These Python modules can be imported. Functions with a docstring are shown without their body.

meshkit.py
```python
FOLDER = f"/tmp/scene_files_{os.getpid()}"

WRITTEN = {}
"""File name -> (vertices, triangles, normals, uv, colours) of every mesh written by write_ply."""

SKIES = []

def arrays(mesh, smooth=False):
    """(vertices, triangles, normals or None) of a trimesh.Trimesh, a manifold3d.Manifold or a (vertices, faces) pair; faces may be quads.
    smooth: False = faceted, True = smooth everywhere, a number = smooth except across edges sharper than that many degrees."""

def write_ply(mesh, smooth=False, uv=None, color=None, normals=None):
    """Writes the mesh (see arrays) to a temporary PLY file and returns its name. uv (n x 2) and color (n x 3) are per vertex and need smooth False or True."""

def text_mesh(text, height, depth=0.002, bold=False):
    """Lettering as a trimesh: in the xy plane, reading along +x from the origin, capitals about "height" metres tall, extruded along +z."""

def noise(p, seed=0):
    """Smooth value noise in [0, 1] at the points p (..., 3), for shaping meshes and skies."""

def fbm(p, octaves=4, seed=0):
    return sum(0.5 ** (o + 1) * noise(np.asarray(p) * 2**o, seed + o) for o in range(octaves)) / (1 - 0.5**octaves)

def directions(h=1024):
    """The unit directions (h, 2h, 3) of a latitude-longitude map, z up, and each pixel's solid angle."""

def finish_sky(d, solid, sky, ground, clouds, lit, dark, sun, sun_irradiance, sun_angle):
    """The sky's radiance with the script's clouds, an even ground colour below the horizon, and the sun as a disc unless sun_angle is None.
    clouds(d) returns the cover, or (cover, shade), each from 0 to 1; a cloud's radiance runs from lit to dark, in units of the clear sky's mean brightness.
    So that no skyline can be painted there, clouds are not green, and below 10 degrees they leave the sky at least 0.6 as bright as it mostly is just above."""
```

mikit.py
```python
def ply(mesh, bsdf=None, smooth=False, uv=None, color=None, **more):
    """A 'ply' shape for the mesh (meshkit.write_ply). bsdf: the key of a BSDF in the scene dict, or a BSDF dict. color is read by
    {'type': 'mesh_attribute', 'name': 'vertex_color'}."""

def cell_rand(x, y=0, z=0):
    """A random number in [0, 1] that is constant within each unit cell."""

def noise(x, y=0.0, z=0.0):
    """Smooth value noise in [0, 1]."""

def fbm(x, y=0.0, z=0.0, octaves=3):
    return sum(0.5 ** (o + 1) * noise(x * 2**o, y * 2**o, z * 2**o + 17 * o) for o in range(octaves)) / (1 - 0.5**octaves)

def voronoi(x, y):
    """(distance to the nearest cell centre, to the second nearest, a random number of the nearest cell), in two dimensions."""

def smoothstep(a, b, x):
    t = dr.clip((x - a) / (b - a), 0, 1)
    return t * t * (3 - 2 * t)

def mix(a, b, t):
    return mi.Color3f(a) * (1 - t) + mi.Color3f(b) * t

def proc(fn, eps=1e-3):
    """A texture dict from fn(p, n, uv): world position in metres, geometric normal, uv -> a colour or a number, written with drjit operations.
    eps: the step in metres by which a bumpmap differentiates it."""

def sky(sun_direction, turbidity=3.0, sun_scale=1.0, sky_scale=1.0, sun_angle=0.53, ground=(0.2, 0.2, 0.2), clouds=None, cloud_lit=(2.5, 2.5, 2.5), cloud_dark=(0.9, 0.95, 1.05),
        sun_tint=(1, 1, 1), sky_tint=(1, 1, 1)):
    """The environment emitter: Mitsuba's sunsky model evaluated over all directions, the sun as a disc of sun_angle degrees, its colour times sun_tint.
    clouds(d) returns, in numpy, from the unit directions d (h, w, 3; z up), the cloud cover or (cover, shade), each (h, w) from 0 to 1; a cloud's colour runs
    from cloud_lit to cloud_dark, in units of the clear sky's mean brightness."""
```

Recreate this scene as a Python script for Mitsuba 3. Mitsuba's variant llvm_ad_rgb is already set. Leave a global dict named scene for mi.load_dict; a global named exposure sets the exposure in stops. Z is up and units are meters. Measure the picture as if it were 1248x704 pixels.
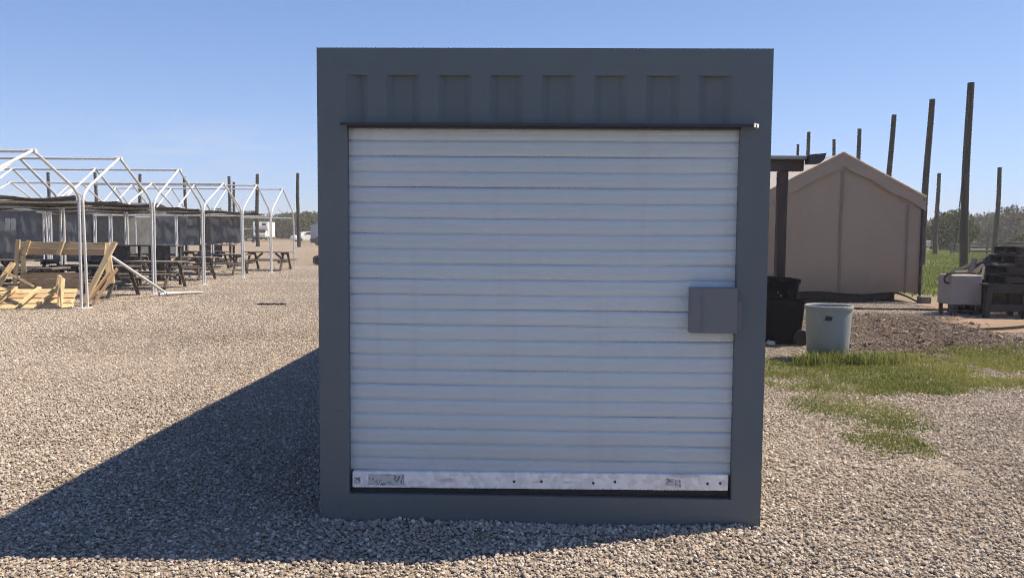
import math, random
import numpy as np
import trimesh
import drjit as dr
import mitsuba as mi
import mikit
import meshkit
from mikit import noise, fbm, voronoi, cell_rand, smoothstep, mix
from shapely.geometry import LineString, Polygon, box as sbox
T4 = mi.ScalarTransform4f
rng = np.random.default_rng(7)
random.seed(7)
PI = math.pi

scene, labels = {"type": "scene"}, {}

# ------------------------------------------------------------------ camera, sky, exposure
CAM = np.array([-0.0504, -4.4503, 1.6056])
FWD = np.array([-0.02439, 0.99737, -0.06825])
UPV = np.array([-0.00941, 0.06804, 0.99764])
scene["camera"] = {"type": "perspective", "fov": 64.04, "fov_axis": "x", "near_clip": 0.05, "far_clip": 6000.0,
                   "to_world": T4().look_at(origin=CAM.tolist(), target=(CAM + FWD).tolist(), up=UPV.tolist())}
SUN = (1.80, 0.57, 2.59)


def thin_cloud(d):
    """a faint wisp low in the north-west, otherwise clear"""
    az = np.degrees(np.arctan2(d[..., 0], d[..., 1]))
    el = np.degrees(np.arcsin(np.clip(d[..., 2], -1, 1)))
    n = meshkit.fbm(np.stack([az * 0.35, el * 2.2, np.zeros_like(el)], -1), 4, 3)
    band = np.exp(-((el - 5.2) / 1.6) ** 2) * np.exp(-((az + 22) / 7.0) ** 2)
    veil = 0.17 * np.exp(-np.maximum(el, 0) / 5.5)      # pale air near the horizon, all round
    return np.clip(np.clip((n - 0.45) * 0.9, 0, 0.14) * band + veil, 0, 1)


scene["sky"] = mikit.sky(SUN, turbidity=2.4, sky_scale=0.61, sky_tint=(1.02, 1.04, 1.18), clouds=thin_cloud)
exposure = 2.5


# ------------------------------------------------------------------ materials
def rgb(*c):
    return {"type": "rgb", "value": list(c)}


def mat(key, bsdf, two=True):
    scene[key] = {"type": "twosided", "bsdf": bsdf} if two else bsdf
    return key


def principled(color, rough=0.6, **k):
    return {"type": "principled", "base_color": color if isinstance(color, dict) else rgb(*color), "roughness": rough, **k}


def bump(inner, fn, scale, eps=1e-3):
    return {"type": "bumpmap", "arbitrary": mikit.proc(fn, eps), "scale": scale, "bsdf": inner}


# ---- where the ground is what: the same masks in numpy (for scattering) and drjit (for colour)
def ell_np(x, y, cx, cy, rx, ry, soft=0.35):
    d = np.sqrt(((x - cx) / rx) ** 2 + ((y - cy) / ry) ** 2)
    return np.clip((1 + soft - d) / (2 * soft), 0, 1)


def ell_dr(x, y, cx, cy, rx, ry, soft=0.35):
    d = dr.sqrt(dr.square((x - cx) / rx) + dr.square((y - cy) / ry))
    return dr.clip((1 + soft - d) / (2 * soft), 0, 1)


MULCH = [(6.1, 9.4, 1.5, 2.3), (7.2, 10.6, 1.5, 1.5), (5.2, 8.0, 0.9, 1.3), (6.6, 8.2, 1.0, 0.9)]
SAND = [(8.6, 10.6, 0.95, 1.1), (9.6, 11.3, 1.4, 1.0), (8.1, 9.5, 0.75, 0.7), (9.3, 13.9, 0.9, 1.3), (10.6, 14.8, 1.4, 1.2), (11.2, 10.4, 1.6, 1.2)]
GRASS = [(3.05, 5.2, 0.85, 0.95), (4.1, 5.3, 1.1, 0.95), (5.2, 5.9, 1.2, 0.75), (6.4, 6.5, 1.0, 0.7), (3.6, 4.3, 1.0, 0.4), (4.6, 4.6, 0.8, 0.4), (2.85, 3.1, 0.40, 0.60), (2.75, 1.95, 0.26, 0.40), (5.6, 4.7, 0.5, 0.4), (6.0, 5.6, 1.2, 0.7), (2.95, 3.05, 0.45, 0.7)]
MEADOW = [(26.0, 34.0, 15.0, 17.0), (48.0, 55.0, 25.0, 22.0), (14.5, 19.5, 4.0, 3.0), (80.0, 70.0, 40.0, 45.0)]


def union(fn, x, y, items, maxi):
    out = 0.0
    for e in items:
        out = maxi(out, fn(x, y, *e))
    return out


def ground_color(p, n, uv):
    x, y = p.x, p.y
    fine = fbm(x * 9, y * 9, 0, 3)
    wide = fbm(x * 0.35, y * 0.35, 3, 3)
    d1, d2, r = voronoi(x * 26, y * 26)
    grav = mix((0.205, 0.176, 0.146), (0.262, 0.228, 0.192), wide) * (0.62 + 0.5 * r + 0.25 * (fine - 0.5))  # gravel tone lowered to carry the shade between loose stones
    wob = (fbm(x * 1.3, y * 1.3, 5, 3) - 0.5) * 0.7
    mul = dr.clip(union(ell_dr, x, y, MULCH, dr.maximum) + wob * 0.8, 0, 1)
    c = mix(grav, mi.Color3f(0.138, 0.104, 0.082) * (0.55 + 0.9 * fine), mul)
    sand = dr.clip(union(ell_dr, x, y, SAND, dr.maximum) + wob * 0.5, 0, 1)
    c = mix(c, mi.Color3f(0.27, 0.195, 0.145) * (0.85 + 0.3 * fine), sand)
    gr = dr.clip(union(ell_dr, x, y, GRASS, dr.maximum) * 1.1 + wob, 0, 1)
    c = mix(c, mi.Color3f(0.143, 0.132, 0.068) * (0.6 + 0.8 * fine), gr * 0.8)
    me = dr.clip(union(ell_dr, x, y, MEADOW, dr.maximum) + wob * 0.4, 0, 1)
    c = mix(c, mi.Color3f(0.098, 0.129, 0.039) * (0.6 + 0.8 * fine), me)
    far = smoothstep(105.0, 170.0, y + 0.15 * dr.abs(x) + 30 * (fbm(x * 0.03, y * 0.03, 1, 2) - 0.5))
    c = mix(c, mix((0.09, 0.085, 0.045), (0.15, 0.128, 0.085), fbm(x * 0.02, y * 0.05, 2, 3)), far)
    return c


mat("m_ground", bump(principled(mikit.proc(ground_color), 0.95, specular=0.15), lambda p, n, uv: fbm(p.x * 14, p.y * 14, 0, 3) + voronoi(p.x * 26, p.y * 26)[0] * 0.5, 0.02))


def stone_color(p, n, uv):
    r, s = uv.x, uv.y
    c = mix((0.300, 0.264, 0.222), (0.420, 0.378, 0.325), smoothstep(0.0, 0.75, r))
    c = mix(c, (0.600, 0.560, 0.500), smoothstep(0.80, 0.97, r))
    c = mix(c, (0.225, 0.203, 0.182), smoothstep(0.84, 0.92, s))
    c = mix(c, (0.330, 0.250, 0.205), smoothstep(0.14, 0.05, s))
    c = c * (0.82 + 0.36 * fbm(p.x * 0.5, p.y * 0.5, 4, 3)) * (0.85 + 0.3 * noise(p.x * 110, p.y * 110, p.z * 110))
    wob = (fbm(p.x * 1.3, p.y * 1.3, 5, 3) - 0.5) * 0.7
    mul = dr.clip(union(ell_dr, p.x, p.y, MULCH, dr.maximum) + wob * 0.8, 0, 1)
    c = mix(c, mi.Color3f(0.166, 0.127, 0.101) * (0.5 + 0.9 * r), mul * 0.75)
    return c


mat("m_stone", principled(mikit.proc(stone_color), 0.85, specular=0.25))


def paint_color(p, n, uv):
    w = fbm(p.x * 1.1 + 5, p.y * 1.1, p.z * 1.1, 4)
    dust = smoothstep(0.45, 0.0, p.z + 0.25 * (fbm(p.x * 5, p.y * 5, p.z * 3, 3) - 0.5))
    streak = smoothstep(0.55, 0.9, fbm(p.x * 16, p.y * 16, p.z * 0.7, 3))
    c = mix((0.078, 0.108, 0.130), (0.107, 0.136, 0.150), w)
    c = mix(c, (0.109, 0.109, 0.106), 0.25 * streak)
    c = mix(c, (0.150, 0.135, 0.115), 0.30 * dust)
    scuff = smoothstep(0.70, 0.80, fbm(p.x * 3.1, p.y * 3.1, p.z * 30, 4)) * smoothstep(0.5, 0.7, noise(p.x * 1.7, p.y * 1.7, p.z * 1.7))
    c = mix(c, (0.135, 0.142, 0.150), 0.45 * scuff)
    chip = smoothstep(0.83, 0.87, fbm(p.x * 26, p.y * 26, p.z * 26, 2)) * smoothstep(0.5, 0.62, noise(p.x * 2.3, p.y * 2.3 + 4, p.z * 2.3))
    return mix(c, (0.115, 0.075, 0.055), 0.7 * chip)


mat("m_paint", bump(principled(mikit.proc(paint_color), 0.48, specular=0.4), lambda p, n, uv: fbm(p.x * 7, p.y * 7, p.z * 7, 3) + 0.15 * fbm(p.x * 90, p.y * 90, p.z * 90, 2), 0.0012))


def door_color(p, n, uv):
    w = fbm(p.x * 0.9, p.y, p.z * 2.6 + 7, 4)
    st = fbm(p.x * 20, p.y, p.z * 0.9 + 2, 3)
    c = mix((0.404, 0.487, 0.552), (0.493, 0.576, 0.621), w)
    c = mix(c, (0.36, 0.37, 0.38), 0.14 * smoothstep(0.55, 0.85, st))
    return mix(c, (0.350, 0.333, 0.306), 0.25 * smoothstep(0.65, 0.25, p.z + 0.3 * (noise(p.x * 3, 1, p.z * 3) - 0.5)))


mat("m_door", bump(principled(mikit.proc(door_color), 0.38, specular=0.5), lambda p, n, uv: fbm(p.x * 5, 0.0, p.z * 9, 3), 0.0011))


def galv_color(p, n, uv):
    d1, d2, r = voronoi(p.x * 40, p.z * 40)
    c = mi.Color3f(0.84, 0.83, 0.82) * (0.80 + 0.25 * r)
    rust = smoothstep(0.60, 0.80, fbm(p.x * 6, 3.0, p.z * 22, 4))
    return mix(c, (0.24, 0.17, 0.14), 0.45 * rust)


mat("m_galv", principled(mikit.proc(galv_color), 0.4, metallic=0.0))
mat("m_rubber_shade", principled((0.018, 0.018, 0.02), 0.8))  # door seal rubber, also the near-black shade pieces at the tent foot
mat("m_darksteel", principled((0.028, 0.031, 0.036), 0.5))
mat("m_lockbox", bump(principled((0.121, 0.138, 0.163), 0.5), lambda p, n, uv: fbm(p.x * 30, p.y * 30, p.z * 30, 3), 0.0006))
mat("m_steel", principled((0.45, 0.45, 0.44), 0.35, metallic=0.9))


def sticker_color(p, n, uv):
    a = smoothstep(0.46, 0.54, noise(p.x * 130, 2.0, p.z * 70))
    b = smoothstep(0.35, 0.6, fbm(p.x * 30, 1.0, p.z * 30, 3))
    return mix((0.495, 0.503, 0.510), (0.06, 0.066, 0.075), a * b * 0.75)


mat("m_sticker", principled(mikit.proc(sticker_color), 0.5))


def pipe_color(p, n, uv):
    w = fbm(p.x * 6, p.y * 6, p.z * 6, 3)
    c = mix((0.602, 0.620, 0.626), (0.499, 0.515, 0.517), w)
    return mix(c, (0.22, 0.16, 0.12), 0.6 * smoothstep(0.76, 0.88, fbm(p.x * 17, p.y * 17, p.z * 9, 3)))


mat("m_pipe", principled(mikit.proc(pipe_color), 0.45))
mat("m_shade", {"type": "principledthin", "base_color": mikit.proc(lambda p, n, uv: mi.Color3f(0.166, 0.176, 0.186) * (0.7 + 0.6 * fbm(p.x * 3, p.y * 3, p.z * 3, 3))), "roughness": 0.9, "diff_trans": 0.9, "spec_trans": 0.0}, two=False)
mat("m_cloth", {"type": "principledthin", "base_color": mikit.proc(lambda p, n, uv: mi.Color3f(0.034, 0.035, 0.037) * (0.7 + 0.6 * fbm(p.x * 3, p.y * 3, p.z * 3, 3))), "roughness": 0.9, "diff_trans": 0.8, "spec_trans": 0.0}, two=False)
mat("m_roll", principled(mikit.proc(lambda p, n, uv: mi.Color3f(0.05, 0.05, 0.052) * (0.6 + 0.8 * fbm(p.x * 5, p.y * 9, p.z * 9, 3))), 0.8))


def wood(key, a, b, rough=0.75, fx=3.0, fy=45.0):
    def col(p, n, uv):
        g = fbm(uv.x * fx, uv.y * fy, 0.0, 4)
        k = smoothstep(0.80, 0.9, noise(uv.x * 5, uv.y * 14, 3.0))
        return mix(a, b, g) * (0.88 + 0.24 * noise(p.x * 2.3, p.y * 2.3, p.z * 2.3)) * (1 - 0.4 * k)
    return mat(key, principled(mikit.proc(col), rough))


wood("m_greywood", (0.085, 0.072, 0.062), (0.19, 0.165, 0.145))
wood("m_darkwood", (0.039, 0.038, 0.039), (0.090, 0.086, 0.087))
wood("m_blackwood", (0.014, 0.014, 0.016), (0.036, 0.035, 0.037))
wood("m_pine", (0.483, 0.373, 0.206), (0.628, 0.509, 0.318))
wood("m_pinered", (0.403, 0.274, 0.161), (0.504, 0.370, 0.230))
mat("m_pole", principled(mikit.proc(lambda p, n, uv: mix((0.028, 0.025, 0.023), (0.062, 0.054, 0.048), fbm(p.x * 14, p.y * 14, p.z * 0.5, 4))), 0.9))


def tent_color(p, n, uv):
    c = mix((0.300, 0.235, 0.179), (0.358, 0.281, 0.213), fbm(p.x * 0.8, p.y * 0.8, p.z * 0.8, 4))
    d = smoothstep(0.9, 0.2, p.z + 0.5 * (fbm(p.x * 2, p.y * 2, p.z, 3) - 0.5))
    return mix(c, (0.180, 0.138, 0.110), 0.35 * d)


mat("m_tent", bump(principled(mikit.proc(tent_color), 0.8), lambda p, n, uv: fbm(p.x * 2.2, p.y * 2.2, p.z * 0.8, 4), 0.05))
mat("m_tentroof", bump(principled((0.42, 0.38, 0.335), 0.8), lambda p, n, uv: fbm(p.x * 2.0, p.y * 2.0, p.z * 2.0, 3), 0.02))
mat("m_seam", principled((0.215, 0.175, 0.150), 0.9))
mat("m_redsteel", principled(mikit.proc(lambda p, n, uv: mix((0.032, 0.022, 0.022), (0.052, 0.032, 0.029), fbm(p.x * 6, p.y * 6, p.z * 3, 3))), 0.6))
mat("m_lightmetal", principled((0.26, 0.27, 0.28), 0.5))
mat("m_bin", bump(principled((0.004, 0.006, 0.011), 0.7, specular=0.1), lambda p, n, uv: fbm(p.x * 6, p.y * 6, p.z * 6, 3), 0.004))
mat("m_print", principled((0.30, 0.31, 0.32), 0.6))


def barrel_color(p, n, uv):
    w = fbm(p.x * 4, p.y * 4, p.z * 2, 4)
    c = mix((0.216, 0.246, 0.254), (0.293, 0.320, 0.323), w)
    d = smoothstep(0.35, 0.0, p.z + 0.25 * (fbm(p.x * 7, p.y * 7, p.z * 4, 3) - 0.5))
    return mix(c, (0.11, 0.10, 0.08), 0.5 * d)


mat("m_barrel", principled(mikit.proc(barrel_color), 0.55))
mat("m_white", principled(mikit.proc(lambda p, n, uv: mix((0.52, 0.515, 0.50), (0.43, 0.42, 0.40), fbm(p.x * 2, p.y * 2, p.z * 2, 3))), 0.4))
mat("m_whitepaint", principled((0.78, 0.78, 0.77), 0.35))
mat("m_offwhite", principled(mikit.proc(lambda p, n, uv: mix((0.27, 0.26, 0.25), (0.21, 0.20, 0.19), fbm(p.x * 3, p.y * 3, p.z * 3, 3))), 0.55))
mat("m_window", principled((0.02, 0.024, 0.03), 0.08, specular=0.6))
mat("m_tyre", principled((0.022, 0.022, 0.022), 0.85))
mat("m_darkcar", principled((0.02, 0.025, 0.04), 0.2, clearcoat=0.8))
mat("m_shed", principled((0.30, 0.335, 0.37), 0.7))
mat("m_cone", principled((0.46, 0.30, 0.22), 0.6))
mat("m_concrete", principled(mikit.proc(lambda p, n, uv: mi.Color3f(0.16, 0.15, 0.14) * (0.7 + 0.6 * fbm(p.x * 9, p.y * 9, p.z * 9, 3))), 0.9))
mat("m_hose", principled((0.03, 0.028, 0.026), 0.9, specular=0.1))
mat("m_darktarp", principled((0.028, 0.030, 0.034), 0.7))


def leafmat(key, a, b, trans=0.25):
    mat(key, {"type": "principledthin", "base_color": mikit.proc(lambda p, n, uv: mix(a, b, uv.x)), "roughness": 0.7, "diff_trans": trans, "spec_trans": 0.0}, two=False)


leafmat("m_grass", (0.102, 0.145, 0.038), (0.297, 0.297, 0.109), 0.9)
leafmat("m_meadow", (0.085, 0.130, 0.035), (0.21, 0.24, 0.085), 0.9)
leafmat("m_leafdark", (0.032, 0.054, 0.024), (0.088, 0.125, 0.051))
leafmat("m_leafmid", (0.031, 0.055, 0.019), (0.068, 0.103, 0.040))
leafmat("m_leafgrey", (0.088, 0.088, 0.077), (0.156, 0.152, 0.140))  # grey of half bare crowns, lightened to put haze into the colour
mat("m_bark", principled((0.10, 0.085, 0.07), 0.95))


# ------------------------------------------------------------------ mesh helpers
def cat(*ms):
    return trimesh.util.concatenate([m for m in ms])


def cbox(x0, x1, y0, y1, z0, z1, c=0.0):
    """box, its edges chamfered by c"""
    if c <= 0:
        return trimesh.creation.box(bounds=[[x0, y0, z0], [x1, y1, z1]])
    pts = []
    lo, hi = (x0, y0, z0), (x1, y1, z1)
    for i in range(8):
        p = [hi[k] if i >> k & 1 else lo[k] for k in range(3)]
        s = [-1 if i >> k & 1 else 1 for k in range(3)]
        for k in range(3):
            q = [p[j] + (0 if j == k else s[j] * c) for j in range(3)]
            pts.append(q)
    return trimesh.convex.convex_hull(np.array(pts))


def beam(p0, p1, w, h, up=(0, 0, 1), c=0.004):
    """a bar of section w (sideways) x h (along up) from p0 to p1, made at the origin along x, with the matrix that lays it"""
    p0, p1, up = np.array(p0, float), np.array(p1, float), np.array(up, float)
    d = p1 - p0
    L = np.linalg.norm(d)
    d /= L
    s = np.cross(up, d)
    s /= np.linalg.norm(s)
    u = np.cross(d, s)
    m = cbox(0, L, -w / 2, w / 2, -h / 2, h / 2, c)
    M = np.eye(4)
    M[:3, 0], M[:3, 1], M[:3, 2], M[:3, 3] = d, s, u, p0
    return m, M


def beam_uv(m, seed=0):
    v = m.vertices
    r = (seed * 0.6180339) % 1
    return np.stack([v[:, 0] + 7 * r, v[:, 1] + v[:, 2] * 1.7 + 3 * r], -1)


def laid(p0, p1, w, h, up=(0, 0, 1), c=0.004):
    m, M = beam(p0, p1, w, h, up, c)
    uv = beam_uv(m, abs(hash((round(float(p0[0]), 3), round(float(p0[2]), 3)))) % 97)
    m = m.copy()
    m.apply_transform(M)
    return m, uv


def tube(points, r, n=8, caps=True):
    """round tube through the points; r a number or one per point"""
    P = np.array(points, float)
    R = np.broadcast_to(np.asarray(r, float), (len(P),))
    tang = np.gradient(P, axis=0)
    tang /= np.linalg.norm(tang, axis=1, keepdims=True)
    ref = np.array([0, 0, 1.0]) if abs(tang[0] @ [0, 0, 1]) < 0.9 else np.array([1.0, 0, 0])
    V, F = [], []
    for i in range(len(P)):
        a = np.cross(tang[i], ref)
        a /= np.linalg.norm(a)
        b = np.cross(tang[i], a)
        ref = np.cross(a, tang[i])
        ang = np.arange(n) / n * 2 * PI
        V.append(P[i] + R[i] * (np.cos(ang)[:, None] * a + np.sin(ang)[:, None] * b))
    V = np.vstack(V)
    for i in range(len(P) - 1):
        for k in range(n):
            a, b = i * n + k, i * n + (k + 1) % n
            F += [[a, b, a + n], [b, b + n, a + n]]
    if caps:
        V = np.vstack([V, P[0], P[-1]])
        for k in range(n):
            F += [[len(V) - 2, (k + 1) % n, k], [len(V) - 1, (len(P) - 1) * n + k, (len(P) - 1) * n + (k + 1) % n]]
    m = trimesh.Trimesh(V, F, process=False)
    trimesh.repair.fix_normals(m)
    return m


def lathe(profile, n=40):
    """revolve (r, z) points round z"""
    return trimesh.creation.revolve(np.array(profile), sections=n)


def extrude(poly, d):
    return trimesh.creation.extrude_polygon(poly, d, engine="earcut")


def shift(m, x, y, z):
    m = m.copy()
    m.apply_translation([x, y, z])
    return m


def turned(m, deg, axis, point=(0, 0, 0)):
    m = m.copy()
    m.apply_transform(trimesh.transformations.rotation_matrix(math.radians(deg), axis, point))
    return m


# ------------------------------------------------------------------ bookkeeping
def numbered(key):
    if key not in scene and key not in labels and not any(k.startswith(key + "__") for k in list(scene)):
        return key
    i = 1
    while True:
        k = f"{key}_{i:03d}"
        if k not in scene and k not in labels and not any(q.startswith(k + "__") for q in list(scene)):
            return k
        i += 1


_count = {}


def fresh(key):
    n = _count.get(key, 0)
    _count[key] = n + 1
    return key if n == 0 else f"{key}_{n:03d}"


def thing(name, label, category, group=None):
    key = fresh(name)
    labels[key] = {"label": label, "category": category}
    if group:
        labels[key]["group"] = group
    return key


def put(key, mesh, m, smooth=False, uv=None, at=None, **k):
    """one entry of the scene"""
    d = mesh if isinstance(mesh, dict) else mikit.ply(mesh, m, smooth=smooth, uv=uv)
    d = dict(d)
    if at is not None:
        d["to_world"] = at
    scene[key] = d
    return key


def part(parent, name, mesh, m, smooth=False, uv=None, at=None, label=None):
    key = fresh(parent + "__" + name)
    put(key, mesh, m, smooth, uv, at)
    if label:
        labels[key] = {"label": label}
    return key


def single(name, label, category, mesh, m, smooth=False, uv=None, at=None, group=None):
    key = thing(name, label, category, group)
    return put(key, mesh, m, smooth, uv, at)


def structure(name, mesh, m, smooth=False, label=None):
    put(name, mesh, m, smooth)
    labels[name] = {"kind": "structure"}
    if label:
        labels[name]["label"] = label


# ------------------------------------------------------------------ the ground: one sheet
def height(x, y):
    x, y = np.asarray(x, float), np.asarray(y, float)
    p = np.stack([x * 0.33, y * 0.33, np.zeros_like(x)], -1)
    h = (meshkit.fbm(p, 3, 11) - 0.5) * 0.05
    near = np.clip(np.maximum(np.abs(x) - 1.3, np.maximum(-0.1 - y, y - 12.3)) / 1.2, 0, 1)
    lift = ell_np(x, y, 6.3, 9.6, 3.0, 2.4, 0.6) * 0.05
    return h * near + lift * near - 0.012


def axis(lo, hi, a, b, step):
    fine = np.arange(a, b + step / 2, step)
    left = a - np.geomspace(step, a - lo, 26)[::-1]
    right = b + np.geomspace(step, hi - b, 26)
    return np.concatenate([left, fine, right])


gx, gy = axis(-2500, 2500, -26, 26, 0.25), axis(-1500, 3500, -9, 45, 0.25)
GX, GY = np.meshgrid(gx, gy)
GZ = height(GX, GY)
nx, ny = len(gx), len(gy)
gi = np.arange(nx * ny).reshape(ny, nx)
gf = np.stack([gi[:-1, :-1], gi[:-1, 1:], gi[1:, 1:], gi[1:, :-1]], -1).reshape(-1, 4)
structure("ground", (np.stack([GX.ravel(), GY.ravel(), GZ.ravel()], -1), gf), "m_ground", smooth=True)


# ------------------------------------------------------------------ the shipping container (front face on y = 0)
W2, H, LEN = 1.22, 2.59, 12.19
OX, OZ0, OZ1 = 1.055, 0.150, 2.168          # door opening
RECESS = 0.045
C = thing("shipping_container", "long dark blue grey shipping container with a white roller door in its end wall", "container")


def corner(x0, x1, y0, y1):
    return cbox(x0, x1, y0, y1, -0.02, H - 0.001, 0.005)


ff = extrude(sbox(-W2, -0.02, W2, H).difference(sbox(-OX - 0.004, OZ0, OX + 0.004, 2.446)), 0.15)
fv = ff.vertices.copy()
ff.vertices = np.stack([fv[:, 0], fv[:, 2], fv[:, 1]], -1)
ff.fix_normals()
part(C, "front_frame", ff, "m_paint")
part(C, "corner_post", corner(-W2, -W2 + 0.16, LEN - 0.16, LEN), "m_paint", smooth=20)
part(C, "corner_post", corner(W2 - 0.16, W2, LEN - 0.16, LEN), "m_paint", smooth=20)
part(C, "top_rail", cbox(-W2 + 0.16, W2 - 0.16, LEN - 0.1, LEN, 2.45, H), "m_paint")
part(C, "bottom_sill", cbox(-W2 + 0.16, W2 - 0.16, LEN - 0.1, LEN, -0.02, 0.15), "m_paint")
for s in (-1, 1):
    part(C, "side_rail", cbox(min(s * W2, s * (W2 - 0.07)), max(s * W2, s * (W2 - 0.07)), 0.16, LEN - 0.16, 2.50, H - 0.002, 0.003), "m_paint")
    part(C, "side_rail", cbox(min(s * W2, s * (W2 - 0.07)), max(s * W2, s * (W2 - 0.07)), 0.16, LEN - 0.16, -0.02, 0.14, 0.003), "m_paint")


def corrugated(length, pitch=0.2785, deep=0.036, flat=0.072, slope=0.068, start=0.0):
    """the trapezoid line of corrugated sheet: (along, depth) with depth 0 outside and 'deep' inside"""
    pts, s = [(0.0, 0.0)], start
    while s < length:
        for a, d in ((s, 0.0), (s + slope, deep), (s + slope + flat, deep), (s + 2 * slope + flat, 0.0)):
            if 0 < a < length:
                pts.append((a, d))
        s += pitch
    pts.append((length, pts[-1][1]))
    return pts


def sheet(pts, z0, z1, thick=0.0025):
    line = LineString(pts)
    poly = line.buffer(thick / 2, cap_style=2, join_style=2)
    return shift(extrude(poly, z1 - z0), 0, 0, z0)


side = sheet(corrugated(LEN - 0.32, start=0.05), 0.14, 2.50)      # along x, depth +y
sv = side.vertices.copy()
for s in (-1, 1):
    m = side.copy()
    m.vertices = np.stack([s * (W2 - 0.012 - sv[:, 1]), 0.16 + sv[:, 0], sv[:, 2]], -1)
    trimesh.repair.fix_normals(m)
    part(C, "side_panel", m, "m_paint")
part(C, "rear_panel", shift(turned(sheet(corrugated(2 * W2 - 0.32, start=0.05), 0.15, 2.45), 180, [0, 0, 1]), W2 - 0.16, LEN - 0.01, 0), "m_paint")
roof = cbox(-W2 + 0.07, W2 - 0.07, 0.10, LEN - 0.10, H - 0.035, H - 0.015)
part(C, "roof", roof, "m_paint")
# corrugated panel over the door: eight recesses
hdr = sheet(corrugated(2 * OX + 0.008, start=-0.065, pitch=0.2785, flat=0.098, slope=0.042, deep=0.031), 2.186, 2.446)
part(C, "header_panel", shift(hdr, -OX - 0.004, 0.0020, 0), "m_paint")
part(C, "inner_floor", cbox(-OX, OX, 0.14, LEN - 0.1, 0.10, 0.148), "m_darkwood", uv=None)
# drip ledge over the door: an angle that stands out in front
prof = Polygon([(0.0, 0.0), (-0.043, -0.004), (-0.046, -0.020), (-0.043, -0.020), (-0.040, -0.009), (0.0, -0.005)])
led = extrude(prof, 2.215)
lv = led.vertices.copy()
led.vertices = np.stack([lv[:, 2], lv[:, 0], lv[:, 1]], -1)
trimesh.repair.fix_normals(led)
part(C, "drip_ledge", shift(led, -1.085, -0.001, 2.192), "m_darksteel")
tab = trimesh.convex.convex_hull(np.array([[1.112, -0.060, 2.170], [1.147, -0.022, 2.172], [1.112, -0.060, 2.192], [1.147, -0.022, 2.191], [1.110, -0.057, 2.170], [1.145, -0.019, 2.172], [1.110, -0.057, 2.192], [1.145, -0.019, 2.191]]))  # added tab, turned so the sun makes a bright spot on it
part(C, "ledge_tab", tab, "m_galv", label="added end tab of the drip ledge, angled to catch the sun")
part(C, "lintel", cbox(-OX, OX, 0.002, 0.11, 2.168, 2.184), "m_darksteel")
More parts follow.
